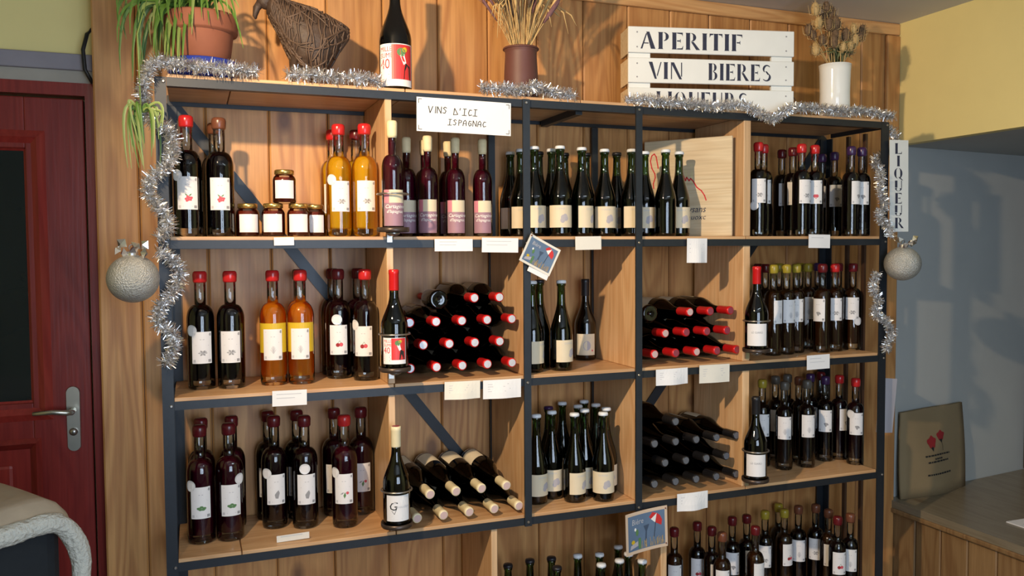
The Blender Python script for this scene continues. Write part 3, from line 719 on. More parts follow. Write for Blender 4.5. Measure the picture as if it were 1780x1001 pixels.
def liq_print(k, kind):
    z0, z1, w = (0.078, 0.172, 0.058) if k == 'L' else (0.122, 0.210, 0.054)
    P = Print(); h = z1 - z0
    P.rect(-w*0.36, z1 - 0.010, w*0.36, z1 - 0.0075, 0); P.rect(w*0.38, z1 - 0.012, w*0.46, z1 - 0.004, 0)
    P.rect(-w*0.10, z1 - 0.024, w*0.12, z1 - 0.022, 1); P.rect(-w*0.30, z0 + h*0.56, w*0.32, z0 + h*0.585, 1)
    P.put(motif(kind), 0.002, z0 + h*0.33, 1.15)
    P.rect(-w*0.44, z0 + 0.004, -w*0.32, z0 + 0.012, 1); P.rect(w*0.30, z0 + 0.004, w*0.45, z0 + 0.012, 0)
    P.rect(-w*0.22, z0 + 0.008, w*0.22, z0 + 0.010, 1)
    return P.wrap('print_' + k + kind, PRINT_MATS, KIND[k]['R'])
PRINT = {}
def get_print(k, kind):
    if (k, kind) not in PRINT: PRINT[(k, kind)] = liq_print(k, kind)
    return PRINT[(k, kind)]
# green bottle label print, wine label prints, half-and-half label print
P = Print(); P.put(text_print('DORINA', 0.0085, 0, 'CENTER'), -0.004, 0.090, mi=0); 
for i in range(6): P.disc(0.010 + 0.006*math.cos(i), 0.060 + 0.007*math.sin(i*1.7), 0.008, 0.009, 1, 10)
P.rect(-0.03, 0.038, 0.02, 0.040, 0)
PRINT['G'] = P.wrap('print_green', ['ink_pale', 'paper_lilac'], 0.0385)
P = Print()
for i in range(14): P.rect(-0.033 + 0.066*i/14, 0.012, -0.033 + 0.066*(i+1)/14, 0.080, 0)
for i in range(3): P.rect(-0.033 + 0.018*i/3, 0.080, -0.033 + 0.018*(i+1)/3, 0.118, 1)
P.put(text_print('Cartagène', 0.0155, 0.25), -0.029, 0.064, mi=2); P.put(text_print("d'Ispagnac", 0.0135, 0.25), -0.024, 0.050, mi=2)
mbp = MB()
for pts, mi in P.p:
    R = 0.032 + (0.0008 if mi < 2 else 0.0014); mbp.add([(R*math.sin(a/R), -R*math.cos(a/R), b) for a, b in pts], [tuple(range(len(pts)))], mi)
PRINT['C'] = mbp.mesh('print_half', ['label_mauve', 'label_pink', 'ink_white'])
def poster_label(R, w, z0, z1):
    mbp = MB(); P = Print(); h = z1 - z0
    n = 10
    for i in range(n): P.rect(-w*0.12 + w*0.60*i/n, z0 + h*0.16, -w*0.12 + w*0.60*(i+1)/n, z1 - h*0.02, 0)
    P.put(text_print('MILLE', h*0.16), -w*0.47, z0 + h*0.82, 0.85, 1.0, 0); P.put(text_print('SUME', h*0.16), -w*0.47, z0 + h*0.67, 0.92, 1.0, 0)
    P.put(text_print('40', h*0.34), -w*0.47, z0 + h*0.41, 0.85, 1.0, 0)
    for k in range(4): P.rect(-w*0.46, z0 + h*(0.33 - 0.07*k), -w*(0.16 + 0.03*(k % 2)), z0 + h*(0.36 - 0.07*k), 0)
    P2 = Print()
    P2.disc(w*0.14, z0 + h*0.80, w*0.12, h*0.10, 1); P2.disc(w*0.24, z0 + h*0.86, w*0.07, h*0.06, 3)
    P2.poly([(w*.10, z0+h*.72), (w*.22, z0+h*.76), (w*.28, z0+h*.55), (w*.20, z0+h*.50)], 2)
    P2.poly([(w*.20, z0+h*.17), (w*.42, z0+h*.17), (w*.40, z0+h*.48), (w*.26, z0+h*.55), (w*.22, z0+h*.40)], 4)
    for i, Q in enumerate((P, P2)):
        RR = R + 0.0008 + 0.0005*i
        for pts, mi in Q.p: mbp.add([(RR*math.sin(a/RR), -RR*math.cos(a/RR), b) for a, b in pts], [tuple(range(len(pts)))], mi)
    return mbp.mesh('print_poster', ['label_red', 'ink_green', 'ink_white', 'label_yellow', 'ink_black'])
PRINT['W_poster'] = poster_label(0.0405, 0.074, 0.020, 0.098)
P = Print(); P.put(text_print('LE GIARD', 0.0095, 0, 'CENTER'), 0, 0.064, mi=0)
P.rect(-0.016, 0.074, 0.016, 0.0755, 1); P.rect(-0.012, 0.030, 0.012, 0.0312, 1)
PRINT['W_giard'] = P.wrap('print_giard', ['ink_grey', 'ink_pale'], 0.0405)
P = Print(); P.put(text_print('G', 0.036, 0.2), -0.030, 0.054, mi=0); P.put(text_print('évaudan', 0.012, 0.35), -0.008, 0.060, mi=1)
P.line([(-0.02, 0.052), (-0.012, 0.042), (-0.004, 0.062)], 0.0012, 0); P.rect(-0.02, 0.034, 0.016, 0.0352, 1); P.rect(-0.016, 0.028, 0.010, 0.029, 1)
P.poly([(0.0, 0.096), (0.016, 0.096), (0.022, 0.070), (0.030, 0.024), (0.012, 0.024), (0.010, 0.066)], 2)
PRINT['W_white'] = P.wrap('print_white', ['ink_black', 'ink_pale', 'paper'], 0.0405)
P = Print(); P.rect(-0.02, 0.082, 0.016, 0.085, 0); P.disc(0.004, 0.055, 0.014, 0.018, 1); P.rect(0.022, 0.034, 0.028, 0.040, 2)
PRINT['W_cider'] = P.wrap('print_cider', ['ink_grey', 'paper_lilac', 'ink_rose'], 0.0405)

def bottle(kind, loc, label, glass_m, drink_m, cap_m, lab=None, prn=None, medal=None, rz=None, lie=False, end=None, group=None, labmat=None, back_label=False, lz=0.0, tilt=0.0, flip=False, yaw=0.0):
    d = KIND[kind]
    if rz is None:
        rz = math.atan2(0.083 - loc[0], 2.5 + loc[1]) * 0.9 + random.uniform(-0.12, 0.12)
    nm = {'L': 'liqueur_bottle', 'N': 'liqueur_bottle', 'C': 'aperitif_bottle', 'G': 'crown_cap_bottle', 'W': 'wine_bottle'}[kind]
    t = thing(nm, label, 'bottle', loc, (0, 0, rz), group)
    if lie:
        M = Matrix.Rotation(yaw, 3, 'Z') @ Matrix.Rotation((-PI/2 if flip else PI/2) + tilt, 3, 'X') @ Matrix.Rotation(lz, 3, 'Z'); t.rotation_euler = M.to_euler()
    obj('glass', d['glass'], t, glass_m); obj('drink', d['drink'], t, drink_m)
    c = obj({'L': 'wax_cap', 'N': 'wax_cap', 'C': 'stopper', 'G': 'crown_cap', 'W': 'capsule'}[kind], d['cap'], t, cap_m)
    if end: obj('end_disc', END_DISC, c, end)
    if back_label: obj('back_label', LABEL['Y'], t)
    if lab:
        l = obj('label', LABEL[lab], t, labmat)
        if prn: obj('label_print', prn, l)
    if medal is not None: obj('medal', MEDAL[(kind, medal)], t)
    return t
ORD = 'first second third fourth fifth sixth seventh eighth ninth tenth eleventh twelfth thirteenth fourteenth fifteenth sixteenth'.split()
def px_key(x, y):   # left-to-right order as seen in the photograph: angle from the viewpoint
    return math.atan2(x - 0.083, y + 2.5)
def standing(bay, z, rows, where, group, noun):
    """rows: (x, y, kind, dict) ; the ordinal counts that kind of bottle from the left in the bay"""
    order = sorted(range(len(rows)), key=lambda i: px_key(rows[i][0], rows[i][1]))
    for rank, i in enumerate(order):
        x, y, kind, a = rows[i]; a = dict(a); desc = a.pop('d')
        n = len(rows)
        pos = f'{ORD[rank]} {noun} from left' if rank < n - 1 else f'rightmost {noun}'
        if rank == 0: pos = f'leftmost {noun}'
        a['rz'] = a.get('rz', None)
        if a['rz'] is not None: a['rz'] += math.atan2(0.083 - x, 2.5 + y)
        bottle(kind, (x, y, z + BT + 0.0005), f'{desc}, {pos} in {where}', group=group, **a)

def LQ(desc, drink, cap, mot, medal=None, rz=None, k='L', **kw):
    d = dict(d=desc, glass_m='glass_clear', drink_m=drink, cap_m=cap, lab=k, prn=get_print(k, mot), medal=medal)
    if rz is not None: d['rz'] = rz
    d.update(kw); return d
DK, RD, BR, PU, YE, GY = 'wax_dark_red', 'wax_red', 'wax_brown', 'wax_purple', 'wax_yellow', 'wax_grey'
# top left bay
standing('tl', Z1, [
 (0.078, 0.110, 'L', LQ('dark raspberry liqueur bottle with red cap', 'liq_dark', RD, 'raspberry', 0)),
 (0.168, 0.125, 'L', LQ('dark raspberry liqueur bottle with brown cap', 'liq_dark', BR, 'raspberry')),
 (0.158, 0.240, 'L', LQ('half-hidden dark liqueur bottle, brown cap', 'liq_dark', BR, 'raspberry')),
 (0.520, 0.140, 'L', LQ('yellow liqueur bottle with round sticker', 'liq_yellow', RD, 'sprig', 0)),
 (0.522, 0.270, 'L', LQ('yellow liqueur bottle behind, red cap', 'liq_yellow', RD, 'sprig')),
 (0.5945, 0.105, 'L', LQ('yellow liqueur bottle with red cap', 'liq_yellow', RD, 'sprig')),
 (0.5945, 0.250, 'L', LQ('yellow liqueur bottle behind, dark red cap', 'liq_yellow', DK, 'sprig'))],
 'top left bay', 'liqueur bottles in the top left bay', 'bottle')
# middle left bay
standing('ml', Z2, [
 (0.106, 0.155, 'L', LQ('dark liqueur bottle with red cap', 'liq_dark', RD, 'sprig', 0)),
 (0.190, 0.140, 'L', LQ('dark liqueur bottle with red cap', 'liq_dark', RD, 'sprig')),
 (0.314, 0.150, 'L', LQ('amber liqueur bottle with red cap', 'liq_amber', RD, 'herb', back_label=True)),
 (0.396, 0.140, 'L', LQ('amber liqueur bottle with red cap', 'liq_amber', RD, 'herb', back_label=True)),
 (0.404, 0.245, 'L', LQ('half-hidden amber liqueur bottle', 'liq_amber', DK, 'herb')),
 (0.522, 0.205, 'L', LQ('dark liqueur bottle with round silver sticker', 'liq_wine', DK, 'cherry', 1)),
 (0.518, 0.291, 'L', LQ('half-hidden dark liqueur bottle, dark red cap', 'liq_wine', DK, 'cherry')),
 (0.5945, 0.130, 'L', LQ('dark liqueur bottle with bright red cap', 'liq_wine', RD, 'cherry', 0, rz=-0.2)),
 (0.596, 0.262, 'L', LQ('dark liqueur bottle with dark red cap', 'liq_wine', DK, 'cherry'))],
 'middle left bay', 'liqueur bottles in the middle left bay', 'bottle')
# lower left bay
standing('ll', Z3, [
 (0.095, 0.140, 'L', LQ('deep red liqueur bottle with red cap', 'liq_red', DK, 'clover', 0)),
 (0.100, 0.250, 'L', LQ('deep red liqueur bottle, hidden behind', 'liq_red', DK, 'clover')),
 (0.177, 0.135, 'L', LQ('deep red liqueur bottle with red cap', 'liq_red', DK, 'clover', 2)),
 (0.190, 0.250, 'L', LQ('deep red liqueur bottle, hidden behind', 'liq_red', DK, 'clover')),
 (0.314, 0.200, 'L', LQ('dark liqueur bottle with cone label', 'liq_wine', DK, 'cone', 0)),
 (0.303, 0.291, 'L', LQ('dark liqueur bottle, hidden behind', 'liq_wine', DK, 'cone')),
 (0.403, 0.165, 'L', LQ('dark liqueur bottle with round sticker', 'liq_wine', DK, 'cone', 1)),
 (0.392, 0.270, 'L', LQ('dark liqueur bottle, hidden behind', 'liq_wine', DK, 'cone')),
 (0.521, 0.125, 'L', LQ('red liqueur bottle with bright red cap', 'liq_red', RD, 'rosehip', 0)),
 (0.510, 0.255, 'L', LQ('red liqueur bottle, hidden behind', 'liq_red', DK, 'rosehip')),
 (0.5945, 0.235, 'L', LQ('red liqueur bottle with dark cap', 'liq_red', DK, 'rosehip'))],
 'lower left bay', 'liqueur bottles in the lower left bay', 'bottle')
# top middle bay: six aperitif bottles with cork stoppers, then the green ones
CT = lambda rz=0.15, dk='liq_red': dict(d='purple bottle with mauve label', glass_m='glass_clear', drink_m=dk, cap_m='cork_cream', lab='C', prn=PRINT['C'], rz=rz, labmat='label_cream')
standing('tca', Z1, [(x, y, 'C', CT(rz)) for x, y, rz in ((0.742, 0.165, .1), (0.798, 0.110, -.05), (0.815, 0.215, .2), (0.895, 0.125, .1), (0.900, 0.225, .1), (0.990, 0.130, .0))],
 'top middle bay', 'cork-stoppered aperitif bottles', 'corked bottle')
GN = lambda rz=None, cap='crown_white', gl='glass_green', d='green bottle with white crown cap': dict(d=d, glass_m=gl, drink_m='liq_green', cap_m=cap, lab='G', prn=PRINT['G'], **({} if rz is None else {'rz': rz}))
tg = [(1.151, 0.291), (1.156, 0.205), (1.173, 0.122), (1.247, 0.256), (1.256, 0.165), (1.250, 0.081), (1.351, 0.265), (1.338, 0.096), (1.427, 0.243), (1.435, 0.115), (1.525, 0.193), (1.526, 0.086), (1.606, 0.134), (1.647, 0.061), (1.727, 0.100)]
rzs = [0.2, 0.3, 0.4, 0, 0.3, 0.1, 0, 0.95, 0, 0.25, 0.1, 0.5, 0.2, 2.4, 0.35]
standing('tcg', Z1, [(x, y, 'G', GN(r, 'crown_white' if i not in (3, 6, 8, 10) else 'crown_dark', d='green bottle with white crown cap' if i not in (3, 6, 8, 10) else 'green bottle with dark cap')) for i, ((x, y), r) in enumerate(zip(tg, rzs))],
 'top middle bay', 'green bottles in the top middle bay', 'green bottle')
# top right bay
TRB = [((2.040, 0.060), RD, 'sprig', 1, .1), ((2.098, 0.105), RD, 'sprig', None, .1), ((2.276, 0.222), DK, 'peach', None, .5), ((2.270, 0.150), DK, 'peach', None, .2), ((2.228, 0.050), RD, 'sprig', None, .6), ((2.300, 0.062), RD, 'peach', None, .1),
       ((2.540, 0.295), PU, 'grape', None, .2), ((2.538, 0.223), PU, 'grape', None, .3), ((2.464, 0.050), PU, 'grape', None, .9), ((2.530, 0.065), PU, 'grape', None, .1)]
CN = {RD: 'red', DK: 'dark red', PU: 'purple', YE: 'yellow', GY: 'grey', BR: 'brown'}
standing('tr', Z1, [(x, y, 'N', LQ(f'dark liqueur bottle with {CN[c]} cap', 'liq_dark', c, mo, md_, rz, 'N')) for (x, y), c, mo, md_, rz in TRB],
 'top right bay', 'liqueur bottles in the top right bay', 'bottle')
# middle centre bay
standing('mc', Z2, [(1.143, 0.075, 'G', GN(1.2)), (1.198, 0.140, 'G', GN(2.5, 'crown_dark', d='green bottle with dark cap')), (1.250, 0.075, 'G', GN(0.8)),
 (1.440, 0.280, 'W', dict(d='dark bottle with cream label', glass_m='glass_dark', drink_m='liq_green', cap_m='capsule_black', lab='W', prn=PRINT['W_cider'], labmat='label_cream', rz=0.05))],
 'middle centre bay', 'bottles in the middle centre bay', 'bottle')
# middle right bay
MRB = [((2.219, 0.290), DK, 'raspberry', 'liq_dark', None, .3), ((2.200, 0.221), DK, 'raspberry', 'liq_dark', 1, .2), ((2.148, 0.106), YE, 'herb', 'liq_brown', None, .9), ((2.322, 0.291), YE, 'herb', 'liq_brown', None, 0), ((2.217, 0.116), YE, 'herb', 'liq_brown', None, .5),
       ((2.284, 0.140), YE, 'herb', 'liq_brown', 1, .05), ((2.431, 0.294), YE, 'herb', 'liq_brown', None, 0), ((2.410, 0.222), YE, 'herb', 'liq_brown', 1, .1), ((2.521, 0.292), PU, 'grape', 'liq_dark', None, 0), ((2.381, 0.106), DK, 'grape', 'liq_brown', None, -.5),
       ((2.456, 0.121), RD, 'sprig', 'liq_brown', None, .1), ((2.540, 0.195), DK, 'sprig', 'liq_brown', None, .3), ((2.548, 0.123), DK, 'sprig', 'liq_brown', 2, -.05)]
standing('mr', Z2, [(x, y, 'N', LQ(f'{"brown" if dk == "liq_brown" else "dark"} liqueur bottle with {CN[c]} cap', dk, c, mo, md_, rz, 'N')) for (x, y), c, mo, dk, md_, rz in MRB],
 'middle right bay', 'liqueur bottles in the middle right bay', 'bottle')
# lower centre bay
lcb = [((1.172, 0.113), 0, .7), ((1.190, 0.291), 1, 0), ((1.246, 0.150), 0, .15), ((1.268, 0.230), 2, 0), ((1.350, 0.291), 0, 0), ((1.302, 0.084), 0, .8), ((1.378, 0.215), 0, 0), ((1.366, 0.136), 0, .5), ((1.440, 0.292), 0, 0), ((1.449, 0.213), 0, 0), ((1.449, 0.132), 0, .3), ((1.399, 0.058), 0, .1)]
standing('lc', Z3, [(x, y, 'G', GN(r, ['crown_white', 'crown_dark', 'wax_purple'][c], d=f'green bottle with {["white crown", "dark", "purple"][c]} cap')) for (x, y), c, r in lcb],
 'lower centre bay', 'green bottles in the lower centre bay', 'bottle')
# lower right bay
LRB = [((2.193, 0.225), YE, 'herb', .1), ((2.300, 0.280), GY, 'herb', 0), ((2.240, 0.150), GY, 'herb', .05), ((2.373, 0.295), GY, 'herb', 0), ((2.370, 0.222), BR, 'cone', .8), ((2.345, 0.145), GY, 'herb', .25), ((2.470, 0.272), PU, 'grape', 0), ((2.480, 0.195), PU, 'grape', .05), ((2.545, 0.295), DK, 'grape', 0), ((2.552, 0.195), RD, 'grape', .9), ((2.552, 0.105), RD, 'grape', .15)]
standing('lr', Z3, [(x, y, 'N', LQ(f'dark liqueur bottle with {CN[c]} cap', 'liq_dark' if c != RD else 'liq_wine', c, mo, 0 if i == 10 else None, rz, 'N')) for i, ((x, y), c, mo, rz) in enumerate(LRB)],
 'lower right bay', 'liqueur bottles in the lower right bay', 'bottle')
# floor-level bays
fcb = [((1.095, 0.192), 1), ((1.183, 0.205), 1), ((1.263, 0.197), 1), ((1.245, 0.108), 1), ((1.361, 0.185), 0), ((1.440, 0.168), 0), ((1.400, 0.075), 0), ((1.540, 0.212), 0), ((1.540, 0.133), 0), ((1.478, 0.087), 0), ((1.550, 0.052), 0)]
standing('fc', Z4, [(x, y, 'G', GN(None, ['crown_white', 'crown_dark'][c], d=f'green bottle with {["white crown", "dark"][c]} cap')) for (x, y), c in fcb],
 'bottom centre bay', 'green bottles in the bottom centre bay', 'bottle')
FRB = [((1.774, 0.201), DK), ((1.893, 0.226), DK), ((1.913, 0.158), DK), ((1.912, 0.090), BR), ((2.056, 0.228), DK), ((2.124, 0.227), DK), ((2.070, 0.101), DK), ((2.224, 0.242), YE), ((2.335, 0.297), YE), ((2.308, 0.228), YE), ((2.392, 0.244), BR), ((2.470, 0.232), BR), ((2.471, 0.158), BR), ((2.442, 0.075), DK), ((2.512, 0.082), BR)]
standing('fr', Z4, [(x, y, 'N', LQ(f'liqueur bottle with {CN[c]} cap', 'liq_dark' if i % 3 else 'liq_brown', c, ['grape', 'cherry', 'herb', 'sprig'][i % 4], None, random.choice([0, .1, .3, .7]), 'N')) for i, ((x, y), c) in enumerate(FRB)],
 'bottom right bay', 'liqueur bottles in the bottom right bay', 'bottle')

# ---- wine bottles lying in stacks, necks to the front
def stack(rows, stackname, group, desc, glass_m, drink_m, cap_m, ends, yb=0.322, labmat='label_cream', tilt=0.0, shift=0.0):
    LAYER = ['bottom', 'second', 'third', 'top'] if len(rows) == 4 else (['bottom', 'middle', 'top'] if len(rows) == 3 else ['bottom', 'top'])
    for li, (z, xs) in enumerate(rows):
        for i, x in enumerate(xs):
            if len(xs) == 1: p = 'alone on'
            elif i == 0: p = 'leftmost in'
            elif i == len(xs) - 1: p = 'rightmost in'
            else: p = ORD[i] + ' from left in'
            e = ends if isinstance(ends, str) else random.choice(ends)
            bottle('W', (x - shift, yb, z), f'{desc} {p} {LAYER[li]} layer of {stackname}', glass_m, drink_m, cap_m, 'W', None, None, 0, True, e, group, labmat, lz=PI + random.uniform(-.9, .9), tilt=tilt, yaw=math.atan(shift / 0.298))
P_ = 0.0855; R_ = 0.0412
zb = Z2 + BT + R_
stack([(zb, [0.712 + .0848*i for i in range(5)]), (zb + .0715, [0.7545 + .0848*i for i in range(4)]), (zb + .143, [0.712 + .0848*i for i in range(5)]), (zb + .2145, [0.924, 1.009])],
      'middle left stack', 'red-capped wine bottles in the middle left stack', 'red-capped wine bottle lying', 'glass_dark', 'liq_dark', 'capsule_red', 'capsule_end_silver', shift=0.010)
stack([(zb, [1.585 + P_*i for i in range(5)]), (zb + .0715, [1.6275 + P_*i for i in range(4)]), (zb + .143, [1.7275, 1.813, 1.8985])],
      'middle right stack', 'red-capped wine bottles in the middle right stack', 'red-capped wine bottle lying', 'glass_dark', 'liq_dark', 'capsule_red', ['capsule_end_wine', 'capsule_end_rose'], shift=0.032)
zb = Z3 + BT + R_
stack([(zb + 0.010, [0.727 + P_*i for i in range(5)][:5]), (zb + .0815, [0.7695 + P_*i for i in range(4)])],
      'lower left stack', 'cream-capped wine bottles in the lower left stack', 'cream-capped wine bottle lying', 'glass_dark', 'liq_dark', 'capsule_cream', 'capsule_end_rose', yb=0.310, tilt=math.radians(4.5), shift=0.028)
stack([(zb, [1.585 + P_*i for i in range(5)]), (zb + .0715, [1.6275 + P_*i for i in range(4)]), (zb + .143, [1.585 + P_*i for i in range(5)]), (zb + .2145, [1.670])],
      'lower right stack', 'black-capped wine bottles in the lower right stack', 'black-capped wine bottle lying', 'glass_dark', 'liq_dark', 'capsule_black', 'capsule_end_grey', shift=0.032)
zb = Z2 + BT + R_
hb = bottle('W', (0.828, 0.098, zb + .2075), 'small dark wine bottle lying base forward on top of middle left stack', 'glass_dark', 'liq_dark', 'capsule_red', None, lie=True, flip=True, rz=0)
hb2 = bottle('W', (1.610, 0.098, zb + .136), 'small wine bottle lying base forward beside black post, middle right stack', 'glass_dark', 'liq_dark', 'capsule_red', 'W', None, None, 0, lie=True, flip=True, labmat='label_cream')
hb.scale = hb2.scale = (0.78, 0.78, 0.78)

# ---- display bottles in ring holders on the divider edges
def holder(x, z, where):
    h = thing('bottle_holder', f'metal ring holder fixed to the {where}', 'holder', (x, -0.052, z), group='ring holders on the dividers')
    q = MB(); q.lathe([(0, 0), (0.046, 0), (0.048, 0.003), (0.048, 0.014), (0.0455, 0.014), (0.0445, 0.005), (0, 0.005)], 28); build(q, 'base_cup', 'holder_dark', h, True)
    q = MB(); q.torus((0, 0, 0.112), 0.0455, 0.0028); build(q, 'ring', 'steel', h, True)
    q = MB(); q.box(-0.008, 0.008, 0.048, 0.056, -0.03, 0.13); build(q, 'back_strip', 'steel', h)
    q = MB(); q.lathe([(0.010, -0.012), (0.020, -0.006), (0.020, 0)], 14); build(q, 'foot_knob', 'steel', h, True)
xl, xr = 0.646, 1.951
for x, z, where in ((xl, Z1 + 0.022, 'top of the left pine divider'), (xl, Z2 + 0.058, 'middle of the left pine divider'), (xl, Z3 + 0.046, 'bottom of the left pine divider'),
                    (xr, Z2 + 0.050, 'middle of the right pine divider'), (xr, Z3 + 0.044, 'bottom of the right pine divider')):
    holder(x, z, where)
bottle('C', (xl, -0.052, Z1 + 0.0275), 'purple aperitif bottle with cork stopper held in ring holder above the others', 'glass_clear', 'liq_red', 'cork_cream', 'C', PRINT['C'], labmat='label_cream', rz=-0.1)
bottle('W', (xl, -0.052, Z2 + 0.0635), 'wine bottle with red capsule and red and white poster label in ring holder', 'glass_olive', 'liq_green', 'capsule_red', 'W', PRINT['W_poster'], labmat='label_white', rz=-0.25, end='capsule_red')
bottle('W', (xl, -0.052, Z3 + 0.0515), 'white wine bottle with cream capsule and white label in ring holder', 'glass_olive', 'liq_white', 'capsule_cream', 'W', PRINT['W_white'], labmat='label_white', rz=-0.10, end='capsule_end_wine')
bottle('W', (xr, -0.052, Z2 + 0.0555), 'wine bottle with red capsule and plain white label in ring holder', 'glass_dark', 'liq_dark', 'capsule_red', 'W', PRINT['W_giard'], labmat='label_white', rz=-0.58, end='capsule_red')
bottle('W', (xr, -0.052, Z3 + 0.0495), 'wine bottle with black capsule and white label in ring holder', 'glass_dark', 'liq_dark', 'capsule_black', 'W', PRINT['W_giard'], labmat='label_white', rz=-0.58, end='capsule_black')

# ---- jam jars
JN = 14
q = MB(); q.lathe([(0, 0.002), (0.030, 0), (0.034, 0.004), (0.034, 0.072), (0.031, 0.080), (0.026, 0.085), (0.026, 0.090)], 24); JG = q.mesh('jar_glass', 'paper', True)
q = MB(); q.lathe([(0, 0.005), (0.0312, 0.006), (0.0315, 0.070), (0.028, 0.078), (0, 0.079)], 24); JJ = q.mesh('jar_jam', 'paper', True)
q = MB(); q.lathe([(0.0265, 0.086), (0.0290, 0.087), (0.0292, 0.098), (0.0272, 0.1005), (0, 0.1005)], 24); JL = q.mesh('jar_lid', 'paper', True)
JLB = patch(0.034, 0.060, 0.014, 0.068, 12)
P = Print(); P.rect(-0.02, 0.058, 0.018, 0.060, 0); P.disc(-0.002, 0.046, 0.012, 0.008, 0); P.rect(-0.018, 0.026, 0.016, 0.0275, 0); P.rect(-0.014, 0.021, 0.012, 0.0222, 0)
JP = P.wrap('jar_print', ['ink_white'], 0.034)
zj = Z1 + BT + 0.0005
for x, y, z, lb in ((0.246, 0.150, zj, 'red jam jar, leftmost in the bottom row of jars, beside dark bottle'), (0.318, 0.120, zj, 'red jam jar, second from left in the front row of jars'),
                    (0.392, 0.115, zj, 'red jam jar, third from left in the front row of jars'), (0.446, 0.165, zj, 'red jam jar partly hidden at the right end of the jars'),
                    (0.352, 0.118, zj + 0.101, 'red jam jar stacked alone on top of the other jars')):
    t = thing('jam_jar', lb, 'jar', (x, y, z), (0, 0, -0.08 + random.uniform(-.1, .15)), 'jam jars on the top shelf')
    obj('glass', JG, t, 'glass_clear'); obj('jam', JJ, t, 'liq_jam'); obj('lid', JL, t, 'jar_lid'); l = obj('label', JLB, t); obj('label_print', JP, l)

# ------------------------------------------------------------------ things standing on top of the unit
ZS = ZT + BT + 0.0005
# magnum bottle
LB = patch(0.0405, 0.096, 0.008, 0.112, 18, mat='label_white')
KIND['M'] = KIND['W']
t = thing('wine_bottle', 'large wine bottle with red poster label standing on top of the shelves', 'bottle', (0.688, 0.068, ZS), (0, 0, -0.20)); t.scale = (1.23, 1.23, 1.23)
obj('glass', KIND['W']['glass'], t, 'glass_dark'); obj('drink', KIND['W']['drink'], t, 'liq_dark'); obj('capsule', KIND['W']['cap'], t, 'capsule_black')
l = obj('label', LB, t); obj('label_print', poster_label(0.0405, 0.096, 0.008, 0.112), l)

# potted spider plant
pot = thing('flower_pot', 'terracotta flower pot in a blue saucer on top of the shelves', 'flower pot', (0.127, 0.125, ZS))
q = MB(); q.lathe([(0, 0.018), (0.072, 0.018), (0.088, 0.140), (0.088, 0.142), (0.099, 0.143), (0.101, 0.148), (0.102, 0.188), (0.099, 0.194), (0.090, 0.194), (0.088, 0.172), (0, 0.170)], 36); build(q, 'pot_body', 'terracotta', pot, True)
q = MB(); q.lathe([(0, 0), (0.080, 0), (0.090, 0.006), (0.104, 0.058), (0.101, 0.060), (0.086, 0.022), (0.080, 0.0175), (0, 0.0175)], 36); build(q, 'saucer', 'saucer_blue', pot, True)
q = MB(); q.lathe([(0.0875, 0.1725), (0.05, 0.180), (0, 0.184)], 24); build(q, 'soil', 'soil', pot, True)
sp = thing('spider_plant', 'green spider plant with long arching leaves spilling over the left post', 'plant', (0.127, 0.125, ZS + 0.174))
def leaf(parent, a, b, c, w, mat, n=9):
    a, b, c = Vector(a), Vector(b), Vector(c); vs = []; fs = []
    for i in range(n + 1):
        t_ = i / n; p = a*(1-t_)**2 + b*2*t_*(1-t_) + c*t_*t_; d = ((b-a)*(1-t_) + (c-b)*t_).normalized()
        s = d.cross(Vector((0.3, -0.85, 0.35))).normalized(); nn = s.cross(d)
        ww = w * (0.45 + 0.9*t_) * (1 - t_**2.4) + 0.0006
        vs += [p + s*ww + nn*ww*0.45, p, p - s*ww + nn*ww*0.45]
    for i in range(n):
        k = 3*i; fs += [(k, k+1, k+4, k+3), (k+1, k+2, k+5, k+4)]
    q = MB(); q.add(vs, fs); return build(q, 'leaf', mat, parent, True)
for i in range(86):
    side = random.random()
    if side < 0.72:     # the big fall to the left
        ex = random.uniform(-0.225, -0.05); ey = random.uniform(-0.13, 0.06); ez = random.uniform(-0.20, 0.06)
        b = (ex * random.uniform(0.9, 1.35), ey * 0.6, random.uniform(0.06, 0.20))
    else:
        ex = random.uniform(-0.05, 0.11); ey = random.uniform(-0.125, -0.02); ez = random.uniform(-0.09, 0.10)
        b = (ex * 0.7, ey * 0.8, random.uniform(0.10, 0.2))
    if ex > -0.10 and ez < 0.03 and ey > -0.11: ey = -0.118
    leaf(sp, (random.uniform(-0.03, 0.02), random.uniform(-0.02, 0.02), 0.010), b, (ex, ey, ez), random.uniform(0.0045, 0.0075), random.choice(['leaf_green', 'leaf_green', 'leaf_pale']))
q = MB(); q.tube([(-0.02, 0, 0.012), (-0.12, -0.10, 0.10), (-0.165, -0.15, -0.08), (-0.160, -0.16, -0.29)], 0.002, 6); build(q, 'runner', 'leaf_pale', sp, True)
for i in range(26):
    a = random.uniform(0, 2*PI); r = random.uniform(0.02, 0.055)
    leaf(sp, (-0.160, -0.16, -0.29), (-0.160 + r*1.5*math.cos(a), -0.16 + r*math.sin(a)*0.8, -0.27 + random.uniform(0, 0.06)), (-0.150 + r*math.cos(a)*random.uniform(0.4, 1.2), -0.16 + r*math.sin(a)*0.8, -0.29 - random.uniform(0.03, 0.15)), random.uniform(0.003, 0.005), random.choice(['leaf_green', 'leaf_pale']))

